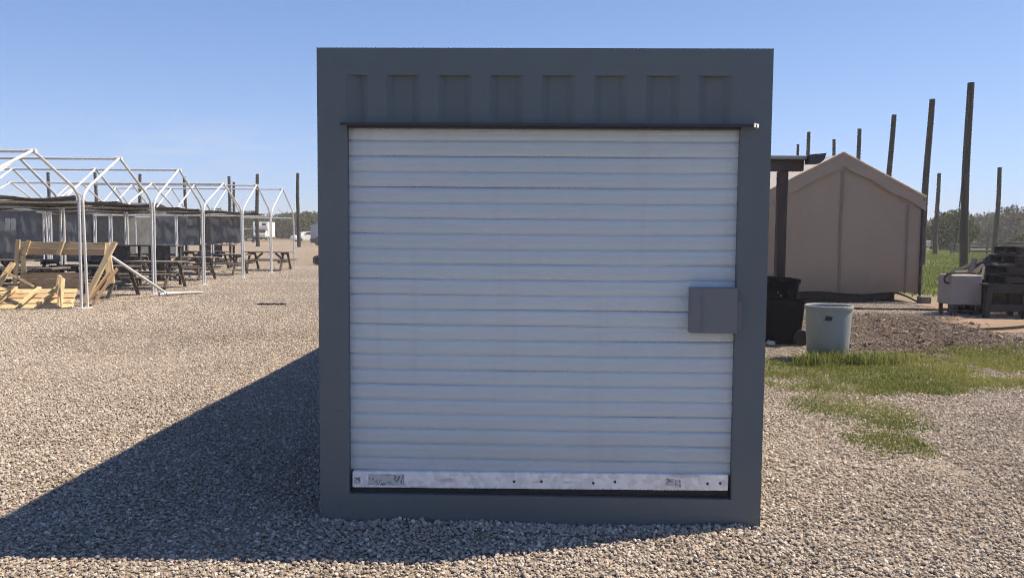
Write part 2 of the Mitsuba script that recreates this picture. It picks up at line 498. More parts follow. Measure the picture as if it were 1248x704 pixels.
# the roller door: guides, slats, bottom bar, seal
D = C + "__roller_door"
put(D, cat(cbox(-OX - 0.003, -OX + 0.010, RECESS + 0.012, RECESS + 0.05, OZ0, OZ1), cbox(OX - 0.010, OX + 0.003, RECESS + 0.012, RECESS + 0.05, OZ0, OZ1),
           cbox(-OX, OX, RECESS + 0.030, RECESS + 0.034, OZ0 + 0.03, OZ1)), "m_darksteel")
labels[D] = {"label": "white roller door with narrow horizontal slats"}


def slat_mesh(z0, z1, k):
    n = 41
    xs = np.linspace(-OX - 0.003, OX + 0.003, n)
    g = 0.0055
    hh = z1 - z0
    prof = [(0.0085, -0.0005), (0.0068, 0.0025), (0.0040, 0.0060), (0.0010, 0.0105), (-0.0002, 0.020), (-0.0009, hh * 0.40), (-0.0008, hh * 0.47), (0.0001, hh * 0.51), (0.0001, hh * 0.54), (-0.0008, hh * 0.58), (-0.0009, hh * 0.65), (-0.0002, hh - 0.018), (0.0005, hh - 0.0085), (0.0036, hh - 0.0045), (0.0066, hh - 0.0018), (0.0085, hh + 0.0005)]
    P = len(prof)
    V = np.zeros((n, P, 3))
    wob = (meshkit.noise(np.stack([xs * 1.6, np.full(n, k * 3.7), np.zeros(n)], -1), 5) - 0.5) * 0.005
    sag = -0.004 * (1 - (xs / OX) ** 2) * (0.3 + 0.7 * k / 23.0)
    push = (meshkit.noise(np.stack([xs * 1.1, np.full(n, k * 0.9), np.ones(n)], -1), 8) - 0.5) * 0.007
    for j, (dy, dz) in enumerate(prof):
        V[:, j, 0] = xs
        V[:, j, 1] = RECESS + dy + push * 1.0
        V[:, j, 2] = z0 + dz + wob + sag
    ii = np.arange(n * P).reshape(n, P)
    f = np.stack([ii[:-1, :-1], ii[1:, :-1], ii[1:, 1:], ii[:-1, 1:]], -1).reshape(-1, 4)
    return V.reshape(-1, 3), f


zt, pitch, k = 2.172, 0.0838, 0
z = 2.104
part(D, "slat", slat_mesh(z, zt, 0), "m_door", smooth=60)
while z - pitch > 0.262:
    k += 1
    part(D, "slat", slat_mesh(z - pitch, z, k), "m_door", smooth=60)
    z -= pitch
part(D, "slat", slat_mesh(0.272, z, k + 1), "m_door", smooth=60)


def tilt_bar(m):
    """the bar hangs a little lower at its left end"""
    v = m.vertices.copy()
    v[:, 2] += 0.006 * v[:, 0]
    m.vertices = v
    return m


bar = cat(cbox(-OX + 0.010, OX - 0.010, RECESS - 0.022, RECESS + 0.024, 0.186, 0.276, 0.003))
part(D, "bottom_bar", tilt_bar(bar), "m_galv", smooth=20, label="scuffed galvanised bar along the foot of the roller door with worn stickers")
part(D, "seal", tilt_bar(cbox(-OX + 0.012, OX - 0.012, RECESS - 0.014, RECESS + 0.020, 0.150, 0.185)), "m_rubber_shade")
yb = RECESS - 0.0225
for x0, x1, z0, z1 in ((-0.955, -0.755, 0.200, 0.262), (-1.035, -1.0, 0.205, 0.245), (0.70, 0.745, 0.212, 0.252), (0.75, 0.785, 0.205, 0.245)):
    part(D, "sticker", tilt_bar(cbox(x0, x1, yb - 0.0006, yb, z0, z1)), "m_sticker")
for x, zb in ((-0.14, 0.228), (0.012, 0.230), (0.30, 0.225), (0.42, 0.235), (0.93, 0.232), (1.0, 0.235)):
    b = trimesh.creation.cylinder(radius=0.0075, height=0.006, sections=8)
    part(D, "bolt", shift(turned(b, 90, [1, 0, 0]), x, yb - 0.003, zb), "m_darksteel")
# lock box: a welded steel shroud whose right flange overlaps the post
L = C + "__lock_box"
bx0, bx1, bz0, bz1, by = 0.806, 1.052, 1.075, 1.320, -0.048
shell = cat(cbox(bx0, bx1, by, by + 0.006, bz0, bz1, 0.002), cbox(bx0, bx0 + 0.006, by + 0.006, RECESS - 0.012, bz0, bz1),
            cbox(bx0 + 0.006, bx1, by + 0.006, RECESS - 0.012, bz1 - 0.006, bz1 - 0.0005), cbox(bx0 + 0.05, bx0 + 0.055, by + 0.006, RECESS - 0.012, bz0 + 0.01, bz1 - 0.01))
put(L, shell, "m_lockbox")
labels[L] = {"label": "grey steel lock box covering the lock of the roller door"}
part(L, "flange", cat(cbox(bx1 - 0.02, bx1 + 0.035, -0.006, -0.001, bz0 + 0.02, bz1 - 0.075, 0.001), cbox(bx1 - 0.004, bx1 + 0.001, by + 0.007, -0.006, bz0 + 0.02, bz1 - 0.075)), "m_lockbox")
part(L, "lip", cbox(bx0 + 0.055, bx0 + 0.062, by - 0.004, by - 0.0005, bz0 + 0.004, bz1 - 0.004), "m_lockbox")
part(L, "padlock", cat(cbox(0.90, 0.95, -0.02, 0.01, 1.12, 1.17, 0.005), tube([(0.91, -0.005, 1.17), (0.91, -0.005, 1.20), (0.925, -0.005, 1.215), (0.94, -0.005, 1.20), (0.94, -0.005, 1.17)], 0.004)), "m_steel")


# ------------------------------------------------------------------ canopy frames, left: six gabled pipe frames side by side
LEGX = [-8.62, -9.16, -9.55, -9.82, -10.05, -10.2, -10.36]
LEGY = [7.95, 11.92, 15.88, 19.65, 23.6, 27.15, 30.8]
EAVE, RIDGE, SP, NR = 2.16, 3.25, 2.3, 4
ORD = ["nearest", "second", "third", "fourth", "fifth", "farthest"]
R0 = 0.029
leg_jit = np.random.default_rng(21)
for i in range(6):
    F = thing("canopy_frame", [
        "nearest white pipe canopy frame, its gable cut by the left edge of the picture",
        "second nearest white pipe canopy frame, rising behind the tipped pine table",
        "third white pipe canopy frame from the front, beside the fallen pipe",
        "fourth white pipe canopy frame from the front in the row on the gravel",
        "fifth white pipe canopy frame from the front, last one with dark shade cloth",
        "farthest white pipe canopy frame, bare of cloth, at the end of the row"][i], "canopy frame", "white canopy frames in a row on the gravel")
    ya, yb2, xa, xb = LEGY[i] + 0.07, LEGY[i + 1] - 0.07, LEGX[i], LEGX[i + 1]
    ym, xm = (ya + yb2) / 2, (xa + xb) / 2
    rz = (2.98, 3.20, 3.24, 3.09, 3.26, 3.31)[i]
    for r in range(NR):
        dx = -SP * r
        for (lx, ly, sgn) in ((xa + dx, ya, 1), (xb + dx, yb2, -1)):
            jx, jy = leg_jit.normal(0, 0.014 if r == 0 else 0.03, 2)
            gz = float(height(lx + jx, ly + jy))
            part(F, "leg", tube([(lx + jx, ly + jy, gz - 0.03), (lx, ly, EAVE - 0.05)], R0, 8), "m_pipe", smooth=40)
            part(F, "foot_plate", shift(cbox(-0.08, 0.08, -0.08, 0.08, 0, 0.012), lx + jx, ly + jy, gz + 0.01), "m_pipe")
            el = np.array([lx, ly, EAVE])
            top = np.array([xm + dx, ym - sgn * 0.03, rz])
            mid = el + (top - el) * 0.16 + np.array([0, 0, 0.16])
            pts = [el + [0, 0, -0.05], el + [0, 0, 0.05], el * 0.72 + mid * 0.28 + [0, -0.0 * sgn, 0.085], mid, top]
            part(F, "rafter", tube(pts, R0 * 0.95, 8), "m_pipe", smooth=40)
        jn = tube([(xm + dx - 0.10, ym, rz), (xm + dx + 0.06, ym, rz)], R0 * 1.5, 8)
        part(F, "ridge_joint", jn, "m_pipe", smooth=40)
    part(F, "ridge_pole", tube([(xm - SP * (NR - 1) - 0.05, ym, rz), (xm + 0.02, ym, rz)], R0 * 0.95, 8), "m_pipe", smooth=40)
    for (lx, ly) in ((xa, ya), (xb, yb2)):
        part(F, "eave_pole", tube([(lx - SP * (NR - 1) - 0.05, ly, EAVE + 0.005), (lx, ly, EAVE + 0.005)], R0 * 0.95, 8), "m_pipe", smooth=40)
    if i in (0, 1, 2, 4):      # black shade cloth lashed at eave height, sagging and humped
        nu, nv = 44, 24
        U, V = np.meshgrid(np.linspace(0, 1, nu), np.linspace(0, 1, nv))
        x0 = xm - (SP * (NR - 1) - 0.1 if i == 0 else 3.3)
        X = x0 + (xm - (1.2, 0.5, 0.4, 0.3, 0.35, 0)[i] - x0) * U
        Y = ya + (yb2 - ya) * (0.15 if i == 0 else 0.5) + (yb2 - ya) * (0.83 if i == 0 else 0.48) * V
        hump = meshkit.fbm(np.stack([U * 7 + i * 3, V * 3, np.zeros_like(U)], -1), 3, i) - 0.42
        Zc = EAVE + 0.05 + 0.26 * hump * np.sin(PI * V) ** 0.7 * (1.0 if i < 4 else 0.8)
        if i == 0:
            Zc += 0.30 * np.exp(-((X + 11.6) / 0.9) ** 2) * np.sin(PI * V)
        vi = np.arange(nu * nv).reshape(nv, nu)
        f = np.stack([vi[:-1, :-1], vi[:-1, 1:], vi[1:, 1:], vi[1:, :-1]], -1).reshape(-1, 4)
        part(F, "shade_cloth", (np.stack([X.ravel(), Y.ravel(), Zc.ravel()], -1), f), "m_cloth", smooth=True)
    if i in (0, 1, 2, 3):
        xs = np.linspace(xb - SP * (NR - 1), xb - 0.05, 40)
        rr = 0.036 + 0.03 * meshkit.noise(np.stack([xs * 2.2, np.full(40, i), np.zeros(40)], -1), 2)
        part(F, "tarp_roll", tube(np.stack([xs, np.full(40, yb2 - 0.05), EAVE + 0.06 - 0.03 * np.sin(xs * 3)], -1), rr, 10), "m_roll", smooth=50)


def hung(x0, x1, y0, y1, z0, z1, seed, n=26):
    """a hanging cloth: creased sheet between two ends"""
    U, V = np.meshgrid(np.linspace(0, 1, n), np.linspace(0, 1, 8))
    nx_, ny_ = y1 - y0, -(x1 - x0)
    L_ = math.hypot(nx_, ny_)
    w = (meshkit.fbm(np.stack([U * 9, V * 1.2, np.full_like(U, seed)], -1), 3, seed) - 0.5) * 0.16
    X, Y = x0 + (x1 - x0) * U + w * nx_ / L_, y0 + (y1 - y0) * U + w * ny_ / L_
    Z = z0 + (z1 - z0) * V + (1 - V) * 0.12 * (meshkit.noise(np.stack([U * 5, V, np.full_like(U, seed)], -1), 4) - 0.5)
    vi = np.arange(U.size).reshape(U.shape)
    f = np.stack([vi[:-1, :-1], vi[:-1, 1:], vi[1:, 1:], vi[1:, :-1]], -1).reshape(-1, 4)
    return np.stack([X.ravel(), Y.ravel(), Z.ravel()], -1), f


for (x0, x1, y0, y1, zb, fr) in ((-14.7, -12.9, 27.0, 27.0, 1.0, 4), (-12.85, -11.35, 27.0, 27.0, 1.08, 4), (-16.2, -14.75, 19.55, 19.55, 0.95, 2), (-16.2, -15.35, 23.5, 23.5, 0.9, 3)):
    key = "canopy_frame" + (f"_{fr:03d}" if fr else "")
    part(key, "shade_wall", hung(x0, x1, y0, y1, zb, EAVE - 0.02, int(x0 * 7) % 13), "m_shade", smooth=True)


# ------------------------------------------------------------------ picnic tables: one set of meshes, copied
def ply_at(mesh, m, uv=None, smooth=False):
    return mikit.ply(mesh, m, smooth=smooth, uv=uv)


TL, TH, SH = 1.9, 0.76, 0.44


def table_parts(m):
    out = []
    for k in range(5):
        y = (k - 2) * 0.148
        me = cbox(-TL / 2, TL / 2, y - 0.068, y + 0.068, TH - 0.04, TH, 0.004)
        out.append(("top_plank", ply_at(me, m, beam_uv(me, k))))
    for s in (-1, 1):
        for k in range(2):
            y = s * (0.60 + 0.148 * k)
            me = cbox(-TL / 2, TL / 2, y - 0.068, y + 0.068, SH - 0.04, SH, 0.004)
            out.append(("seat_plank", ply_at(me, m, beam_uv(me, k + 7 + s))))
    for e in (-1, 1):
        x = e * TL * 0.36
        for s in (-1, 1):
            me, uv = laid((x + 0.0225 * s, s * 0.62, 0.0), (x + 0.0225 * s, s * 0.20, TH - 0.04), 0.04, 0.09, up=(1, 0, 0))
            out.append(("leg", ply_at(me, m, uv)))
        me, uv = laid((x - 0.066, -0.74, SH - 0.085), (x - 0.066, 0.74, SH - 0.085), 0.04, 0.09)
        out.append(("seat_beam", ply_at(me, m, uv)))
        me, uv = laid((x - 0.066, -0.34, TH - 0.085), (x - 0.066, 0.34, TH - 0.085), 0.04, 0.09)
        out.append(("top_beam", ply_at(me, m, uv)))
        me, uv = laid((x - e * 0.05, 0, SH - 0.06), (x - e * 0.42, 0, TH - 0.06), 0.04, 0.08)
        out.append(("brace", ply_at(me, m, uv)))
    return out


TP = {"m_greywood": table_parts("m_greywood"), "m_darkwood": table_parts("m_darkwood")}
for x, y, rot, m, lab in (
        (-10.85, 28.9, 2, "m_greywood", "farthest picnic table, standing alone under the bare last canopy frame"),
        (-13.6, 29.2, -3, "m_darkwood", "picnic table behind the tall counter, left of the farthest table"),
        (-11.35, 22.0, 2, "m_greywood", "grey picnic table under the fourth canopy, its open end facing the container"),
        (-13.6, 22.3, -2, "m_darkwood", "dark picnic table left of the one under the fourth canopy"),
        (-11.5, 25.5, 0, "m_greywood", "grey picnic table under the fifth canopy, half hidden behind nearer tables"),
        (-13.9, 25.3, 3, "m_darkwood", "dark picnic table in front of the hung shade cloth under the fifth canopy"),
        (-10.6, 17.9, 3, "m_greywood", "grey picnic table under the third canopy beside the fallen pipe"),
        (-12.9, 18.2, -2, "m_darkwood", "dark picnic table left of the table beside the fallen pipe"),
        (-15.1, 18.0, 2, "m_darkwood", "third picnic table from the right under the third canopy"),
        (-10.55, 15.0, -1, "m_darkwood", "dark picnic table directly right of the tipped pine table"),
        (-11.6, 13.75, 2, "m_greywood", "grey picnic table directly behind the tipped pine table"),
        (-13.9, 14.1, -3, "m_greywood", "grey picnic table at the left edge behind the pine lumber"),
        (-12.6, 10.0, 4, "m_greywood", "picnic table under the nearest canopy just outside the left edge")):
    if x < -12.5 and y < 11:
        continue
    P = thing("picnic_table", lab, "picnic table", "picnic tables under the canopy frames")
    M = T4().translate([x, y, float(height(x, y)) + 0.008]).rotate([0, 0, 1], rot - 3.0)
    for nm, d in TP[m]:
        put(fresh(P + "__" + nm), d, None, at=M)

# tall serving counter behind, with its skirt board
K = thing("serving_counter", "long tall counter with a pale top behind the picnic tables", "counter")
kx0, kx1, ky = -15.4, -13.0, 31.0
me, uv = laid((kx0, ky, 0.985), (kx1, ky, 0.985), 0.55, 0.04)
part(K, "counter_top", me, "m_greywood", uv=uv)
for x in (kx0 + 0.15, (kx0 + kx1) / 2, kx1 - 0.15):
    for s in (-0.2, 0.2):
        part(K, "leg", cbox(x - 0.04, x + 0.04, ky + s - 0.04, ky + s + 0.04, -0.03, 0.965), "m_darkwood")
part(K, "side_board", cbox(kx0 + 0.9, kx1 - 0.5, ky - 0.24, ky - 0.22, 0.45, 0.96), "m_darkwood")


for kx0, kx1, ky, lab in ((-13.0, -10.4, 19.35, "dark standing counter with a pale top under the third canopy"), (-16.6, -14.2, 15.6, "dark standing counter with a pale top under the second canopy at the left")):
    K = thing("serving_counter", lab, "counter")
    me, uv = laid((kx0, ky, 1.15), (kx1, ky, 1.15), 0.5, 0.04)
    part(K, "counter_top", me, "m_greywood", uv=uv)
    for a, b in ((0.0, 0.40), (0.66, 0.86)):
        part(K, "side_board", cbox(kx0 + a * (kx1 - kx0) + 0.05, kx0 + b * (kx1 - kx0), ky - 0.2, ky + 0.2, 0.12, 1.13, 0.004), "m_darkwood", uv=None)
    for x in (kx0 + 0.04, (kx0 + kx1) / 2, kx1 - 0.1):
        part(K, "leg", cbox(x - 0.035, x + 0.035, ky + 0.203, ky + 0.27, -0.03, 1.13), "m_darkwood")


# ------------------------------------------------------------------ the tipped, broken pine table at the left edge
B = thing("tipped_table", "broken new pine picnic table tipped over on the gravel at the left edge", "picnic table")


def board(name, p0, p1, w, h, up, m="m_pine", label=None):
    me, uv = laid(p0, p1, w, h, up, 0.004)
    part(B, name, me, m, uv=uv, label=label)


for k, (dy, dz, x0, x1) in enumerate(((0.0, 0.03, -11.25, -9.42), (0.165, 0.12, -11.3, -9.50), (0.33, 0.215, -11.25, -9.55), (0.495, 0.30, -11.2, -9.62))):
    board("top_plank", (x0, 11.75 + dy, dz), (x1, 11.98 + dy, dz + 0.01), 0.155, 0.035, (0, -0.5, 0.87), "m_pine" if k != 2 else "m_pinered")
for x in (-10.85, -10.35, -9.98):
    board("cleat", (x, 11.72, 0.10), (x + 0.06, 12.30, 0.40), 0.085, 0.05, (0, -0.5, 0.87))
for k in range(3):
    board("back_plank", (-11.0, 12.75 + 0.02 * k, 0.36 + 0.125 * k), (-9.72, 12.95 + 0.02 * k, 0.37 + 0.125 * k), 0.035, 0.12, (0, 0.1, 1), "m_pinered")
board("seat_plank", (-11.02, 12.86, 1.13), (-9.30, 13.06, 1.12), 0.035, 0.135, (0, 0.12, 1), "m_pinered")
board("seat_plank", (-11.02, 12.89, 1.27), (-9.30, 13.09, 1.255), 0.035, 0.135, (0, 0.12, 1), "m_pine")
for x in (-10.93, -10.19):
    board("seat_cleat", (x, 12.82, 1.06), (x + 0.08, 12.88, 1.36), 0.09, 0.045, (0, -1, 0))
board("upright", (-11.14, 12.8, 0.42), (-11.06, 12.85, 1.38), 0.045, 0.09, (1, 0, 0))
board("upright", (-10.95, 12.83, 0.62), (-10.98, 12.86, 1.05), 0.045, 0.09, (1, 0, 0))
board("leg", (-9.43, 12.35, 0.02), (-9.02, 12.95, 1.34), 0.045, 0.15, (1, -0.3, 0))
board("leg", (-9.32, 13.15, 1.32), (-9.12, 12.95, 0.45), 0.045, 0.15, (1, 0.3, 0))
board("leg", (-11.15, 12.0, 0.20), (-10.93, 12.45, 0.90), 0.045, 0.12, (1, 0, 0))
board("brace", (-10.98, 12.25, 0.72), (-10.24, 11.98, 0.45), 0.045, 0.085, (0, -1, 0.4))
board("loose_plank", (-9.36, 12.35, 0.05), (-9.05, 12.75, 0.70), 0.03, 0.17, (0.3, -1, 0.3), "m_pinered")
board("loose_plank", (-9.28, 12.5, 0.04), (-8.93, 12.85, 0.78), 0.03, 0.15, (0.3, -1, 0.3), "m_pinered")
board("end_block", (-9.62, 11.85, 0.03), (-9.66, 12.05, 0.62), 0.045, 0.20, (0.2, -1, 0))
board("end_block", (-9.82, 12.1, 0.30), (-9.80, 12.2, 0.66), 0.045, 0.14, (0.2, -1, 0))
board("short_plank", (-11.6, 11.9, 0.28), (-10.75, 12.1, 0.40), 0.12, 0.035, (0, -0.6, 0.8), "m_pine")

# the fallen canopy pipe leaning on the tipped table, its flat foot pieces on the gravel
Q = thing("fallen_pipe", "loose white canopy pipe leaning from the tipped pine table down to the gravel", "pipe")
part(Q, "pipe", tube([(-9.30, 13.10, 1.10), (-9.05, 15.4, 0.07)], 0.034, 10), "m_pipe", smooth=40)
part(Q, "corner_joint", cat(tube([(-9.06, 15.30, 0.06), (-9.02, 15.55, 0.045)], 0.05, 10), tube([(-9.12, 15.2, 0.05), (-8.98, 15.48, 0.05)], 0.045, 10)), "m_pipe", smooth=40)
part(Q, "foot_piece", tube([(-9.02, 15.35, 0.055), (-8.62, 16.0, 0.04), (-8.45, 16.25, 0.035)], [0.045, 0.034, 0.02], 10), "m_white", smooth=40)

# flat dark strip on the gravel
sx = np.linspace(0, 0.62, 16)
strip = cat(*[cbox(a, a + 0.042, -0.05 - 0.03 * math.sin(i * 1.3), 0.05 + 0.02 * math.cos(i * 2.1), 0.012, 0.03 + 0.012 * math.sin(i * 0.9) ** 2) for i, a in enumerate(sx[:-1])])
single("rubber_strip", "flat dark strip of rubber lying alone on the gravel left of the container", "rubber strip", turned(shift(strip, -0.3, 0, 0), 6, [0, 0, 1]), "m_darktarp", at=T4().translate([-5.75, 13.25, float(height(-5.75, 13.25)) + 0.012]))


# ------------------------------------------------------------------ shade house far left, with notices
S = thing("shade_house", "low dark shade house with a gently pitched roof behind the canopies at the left edge", "shade house")
hx0, hx1, hy0, hy1, he, hr = -33.0, -22.4, 40.0, 47.0, 2.5, 3.2
for i in range(6):
    x0, x1 = hx0 + i * (hx1 - hx0) / 6, hx0 + (i + 1) * (hx1 - hx0) / 6
    part(S, "wall_panel", hung(x0 + 0.04, x1 - 0.04, hy0, hy0, 0.05, he - 0.05, i + 2), "m_shade", smooth=True)
for i in range(7):
    x = hx0 + i * (hx1 - hx0) / 6
    for y in (hy0 - 0.08, hy1):
        part(S, "post", tube([(x, y, -0.05), (x, y, he)], 0.05, 8), "m_greywood" if False else "m_roll", smooth=40)
part(S, "side_wall", hung(hx1, hx1, hy0, hy1, 0.05, he - 0.05, 5), "m_shade", smooth=True)
rf = Polygon([(hy0 - 0.4, he), ((hy0 + hy1) / 2, hr), (hy1 + 0.4, he), (hy1 + 0.4, he - 0.05), ((hy0 + hy1) / 2, hr - 0.06), (hy0 - 0.4, he - 0.06)])
rm = extrude(rf, hx1 - hx0 + 0.6)
v = rm.vertices.copy()
rm.vertices = np.stack([hx0 - 0.3 + v[:, 2], v[:, 0], v[:, 1]], -1)
trimesh.repair.fix_normals(rm)
part(S, "roof", rm, "m_shade")
for x, lab in ((-15.58, "left one of two white notice sheets hung side by side on dark cloth"), (-15.41, "right one of two white notice sheets hung side by side on dark cloth")):
    single("notice_sheet", lab, "notice", cbox(x, x + 0.135, 19.36, 19.366, 1.58, 1.92), "m_white")
single("notice_sheet", "small white notice hung on the dark cloth behind the fourth canopy", "notice", cbox(-13.27, -13.12, 26.80, 26.806, 1.80, 2.05), "m_white")


# ------------------------------------------------------------------ wooden poles, left and right
def wood_pole(x, y, h, r, lean, lab, group):
    g = float(height(x, y))
    n = 10
    t = np.linspace(0, 1, n)
    pts = np.stack([x + lean[0] * t + 0.05 * np.sin(t * 5 + x), y + lean[1] * t, g - 0.2 + (h + 0.2 - g) * t], -1)
    k = thing("wooden_pole", lab, "pole", group)
    put(k, tube(pts, r * (1.12 - 0.24 * t), 12), "m_pole", smooth=40)


GR = "bare wooden poles standing in a line on the right"
for x, y, h, r, lean, lab in (
        (21.07, 36.21, 9.0, 0.175, (-0.06, 0), "tallest bare wooden pole, with a thin cable hanging beside it"),
        (21.32, 41.07, 9.0, 0.165, (0.18, 0), "second tallest wooden pole, just right of the tan tent"),
        (21.72, 46.93, 9.0, 0.16, (0.28, 0), "wooden pole leaning right behind the right slope of the tent roof"),
        (22.5, 53.65, 9.0, 0.15, (0.06, 0), "upright wooden pole above the tent roof, right of its peak"),
        (23.2, 60.13, 9.0, 0.14, (0.0, 0), "short looking wooden pole just left of the tent peak"),
        (21.2, 59.67, 9.5, 0.15, (-0.15, 0), "thin wooden pole rising past the end of the brown lean-to beam"),
        (21.55, 63.74, 9.0, 0.12, (0.0, 0), "faintest short pole above the lean-to beam, nearest the container"),
        (34.76, 67.25, 7.0, 0.17, (0.0, 0), "shorter far pole between the two tall ones right of the tent"),
        (36.3, 60.96, 7.0, 0.17, (0.12, 0), "far wooden pole leaning right at the right edge")):
    wood_pole(x, y, h, r, lean, lab, GR)
GL = "bare wooden poles far behind the canopy frames"
for x, y, h, r, lab in (
        (-50.35, 79.95, 7.5, 0.17, "leftmost far wooden pole, seen through the nearest canopy gable"),
        (-45.21, 79.54, 7.5, 0.17, "second far pole from the left, behind the second canopy"),
        (-41.58, 81.59, 7.5, 0.17, "third far pole from the left, right of the second canopy peak"),
        (-38.26, 85.07, 7.5, 0.17, "far pole directly beside the third canopy peak"),
        (-33.19, 84.63, 7.5, 0.18, "left and taller one of the two poles standing close together"),
        (-36.48, 95.07, 7.5, 0.17, "right and shorter one of the two poles standing close together"),
        (-28.73, 80.52, 7.5, 0.19, "far pole standing behind the fifth canopy peak"),
        (-24.0, 78.97, 7.5, 0.18, "rightmost far pole, alone between the last canopy and the container")):
    wood_pole(x, y, h, r, (0, 0), lab, GL)
single("hanging_cable", "thin cable hanging slack from the top of the tallest pole", "cable",
       tube([(20.86, 36.0, 8.6), (20.83, 36.0, 7.0), (20.78, 36.0, 5.4), (20.70, 36.0, 3.8), (20.60, 36.0, 2.3), (20.5, 36.0, 0.9)], 0.022, 6), "m_roll", smooth=40)


# ------------------------------------------------------------------ lean-to roof on the right of the container
A = thing("lean_to", "brown steel lean-to with a thin flat roof on the container's right side", "lean-to")
part(A, "post", cbox(3.80, 3.945, 8.55, 8.70, -0.05, 2.60, 0.008), "m_redsteel")
part(A, "beam", cbox(1.27, 4.17, 8.52, 8.66, 2.602, 2.775, 0.006), "m_redsteel")
part(A, "roof_sheet", cbox(1.25, 4.24, 8.40, 11.9, 2.778, 2.83, 0.004), "m_lightmetal")
gt = Polygon([(4.10, 2.835), (4.36, 2.86), (4.33, 2.76), (4.26, 2.70), (4.10, 2.70)])
gm = extrude(gt, 0.22)
v = gm.vertices.copy()
gm.vertices = np.stack([v[:, 0] + 0.075, 8.30 + v[:, 2] * 0.95, v[:, 1]], -1)
trimesh.repair.fix_normals(gm)
part(A, "gutter_end", gm, "m_darksteel")
part(A, "post", cbox(3.80, 3.945, 11.6, 11.75, -0.05, 2.775), "m_redsteel")

# ------------------------------------------------------------------ the tan storage tent
N = thing("storage_tent", "tan fabric storage tent with a peaked roof and a centre seam", "tent")
tx0, tx1, tyf, tyb, te, tp = 5.45, 9.34, 15.6, 21.6, 2.55, 3.57
txc = (tx0 + tx1) / 2


def wall_sheet(fn, nu, nv, seed, amp=0.05):
    U, V = np.meshgrid(np.linspace(0, 1, nu), np.linspace(0, 1, nv))
    X, Y, Z, nrm = fn(U, V)
    w = (meshkit.fbm(np.stack([U * 5, V * 1.5, np.full_like(U, seed)], -1), 3, seed) - 0.5) * amp * 2 * np.sin(PI * U) ** 0.4
    P3 = np.stack([X + w * nrm[0], Y + w * nrm[1], Z + w * nrm[2]], -1)
    vi = np.arange(U.size).reshape(U.shape)
    f = np.stack([vi[:-1, :-1], vi[:-1, 1:], vi[1:, 1:], vi[1:, :-1]], -1).reshape(-1, 4)
    return P3.reshape(-1, 3), f


def roofline(x):
    return te + (tp - te) * (1 - np.abs(x - txc) / (txc - tx0))


def half_front(xa, xb):
    def fn(U, V):
        X = xa + (xb - xa) * U
        top = roofline(X) - 0.03
        bot = 0.22 + 0.03 * np.sin(X * 3)
        return X, np.full_like(X, tyf), bot + (top - bot) * V, (0, 1, 0)
    return fn


part(N, "front_panel", wall_sheet(half_front(tx0 + 0.03, txc - 0.002), 24, 20, 1), "m_tent", smooth=True)
part(N, "front_panel", wall_sheet(half_front(txc + 0.002, tx1 - 0.03), 24, 20, 2), "m_tent", smooth=True)
part(N, "seam", wall_sheet(lambda U, V: (txc - 0.035 + 0.07 * U + 0.01 * np.sin(V * 9), np.full_like(U, tyf - 0.016 - 0.012 * np.sin(PI * U)), 0.22 + (3.15 - 0.22) * V, (0, 1, 0)), 5, 24, 3, 0.006), "m_seam", smooth=True)
part(N, "seam", wall_sheet(lambda U, V: (tx1 - 0.37 + 0.04 * U, np.full_like(U, tyf - 0.02 - 0.012 * np.sin(PI * U)), 0.22 + (2.35 - 0.22) * V, (0, 1, 0)), 5, 16, 4, 0.006), "m_seam", smooth=True)
for x, sd in ((tx0, 5), (tx1, 6)):
    part(N, "side_panel", wall_sheet(lambda U, V, x=x: (np.full_like(U, x), tyf + (tyb - tyf) * U, 0.20 + (te - 0.20) * V, (1, 0, 0)), 30, 10, sd), "m_tent", smooth=True)
part(N, "rear_panel", wall_sheet(lambda U, V: (tx0 + (tx1 - tx0) * U, np.full_like(U, tyb), 0.2 + (roofline(tx0 + (tx1 - tx0) * U) - 0.03 - 0.2) * V, (0, 1, 0)), 40, 12, 7), "m_tent", smooth=True)
for s, sd in ((-1, 8), (1, 9)):
    xe = tx0 - 0.05 if s < 0 else tx1 + 0.05
    ze = te - 0.02
    part(N, "roof_panel", wall_sheet(lambda U, V, xe=xe: (txc + (xe - txc) * V, tyf - 0.04 + (tyb - tyf + 0.08) * U, tp + (ze - tp) * V, (0.4, 0, 0.9)), 30, 14, sd, 0.04), "m_tentroof", smooth=True)
    part(N, "roof_edge", tube([(txc, tyf - 0.05, tp + 0.005), (xe, tyf - 0.05, ze + 0.005)], 0.035, 8), "m_tent", smooth=40)

    def flap(U, V, xe=xe):
        X = txc + (xe - txc) * U
        top = tp + (ze - tp) * U - 0.01
        return X, np.full_like(X, tyf - 0.055) - 0.02 * V, top - 0.30 * V - 0.02 * np.sin(U * 14) * V, (0, 1, 0)
    part(N, "valance", wall_sheet(flap, 26, 5, sd + 4, 0.02), "m_tent", smooth=True)
    part(N, "side_valance", wall_sheet(lambda U, V, xe=xe: (np.full_like(U, xe) + 0.02 * (1 if xe > txc else -1) * V, tyf - 0.05 + (tyb - tyf + 0.1) * U, ze - 0.28 * V, (1, 0, 0)), 30, 4, sd + 7, 0.02), "m_tent", smooth=True)
    for y in (tyf + 0.03, (tyf + tyb) / 2, tyb - 0.03):
        xl = tx0 + 0.05 if s < 0 else tx1 - 0.0
        part(N, "leg", tube([(xl, y - 0.06, -0.02), (xl, y - 0.06, te - 0.05)], 0.032, 8), "m_darksteel", smooth=40)
part(N, "ground_skirt", hung(tx0 + 0.1, tx1 - 0.55, tyf + 0.06, tyf + 0.05, -0.02, 0.5, 3), "m_rubber_shade", smooth=True)  # dark strip added as the shade in the gap under the hem
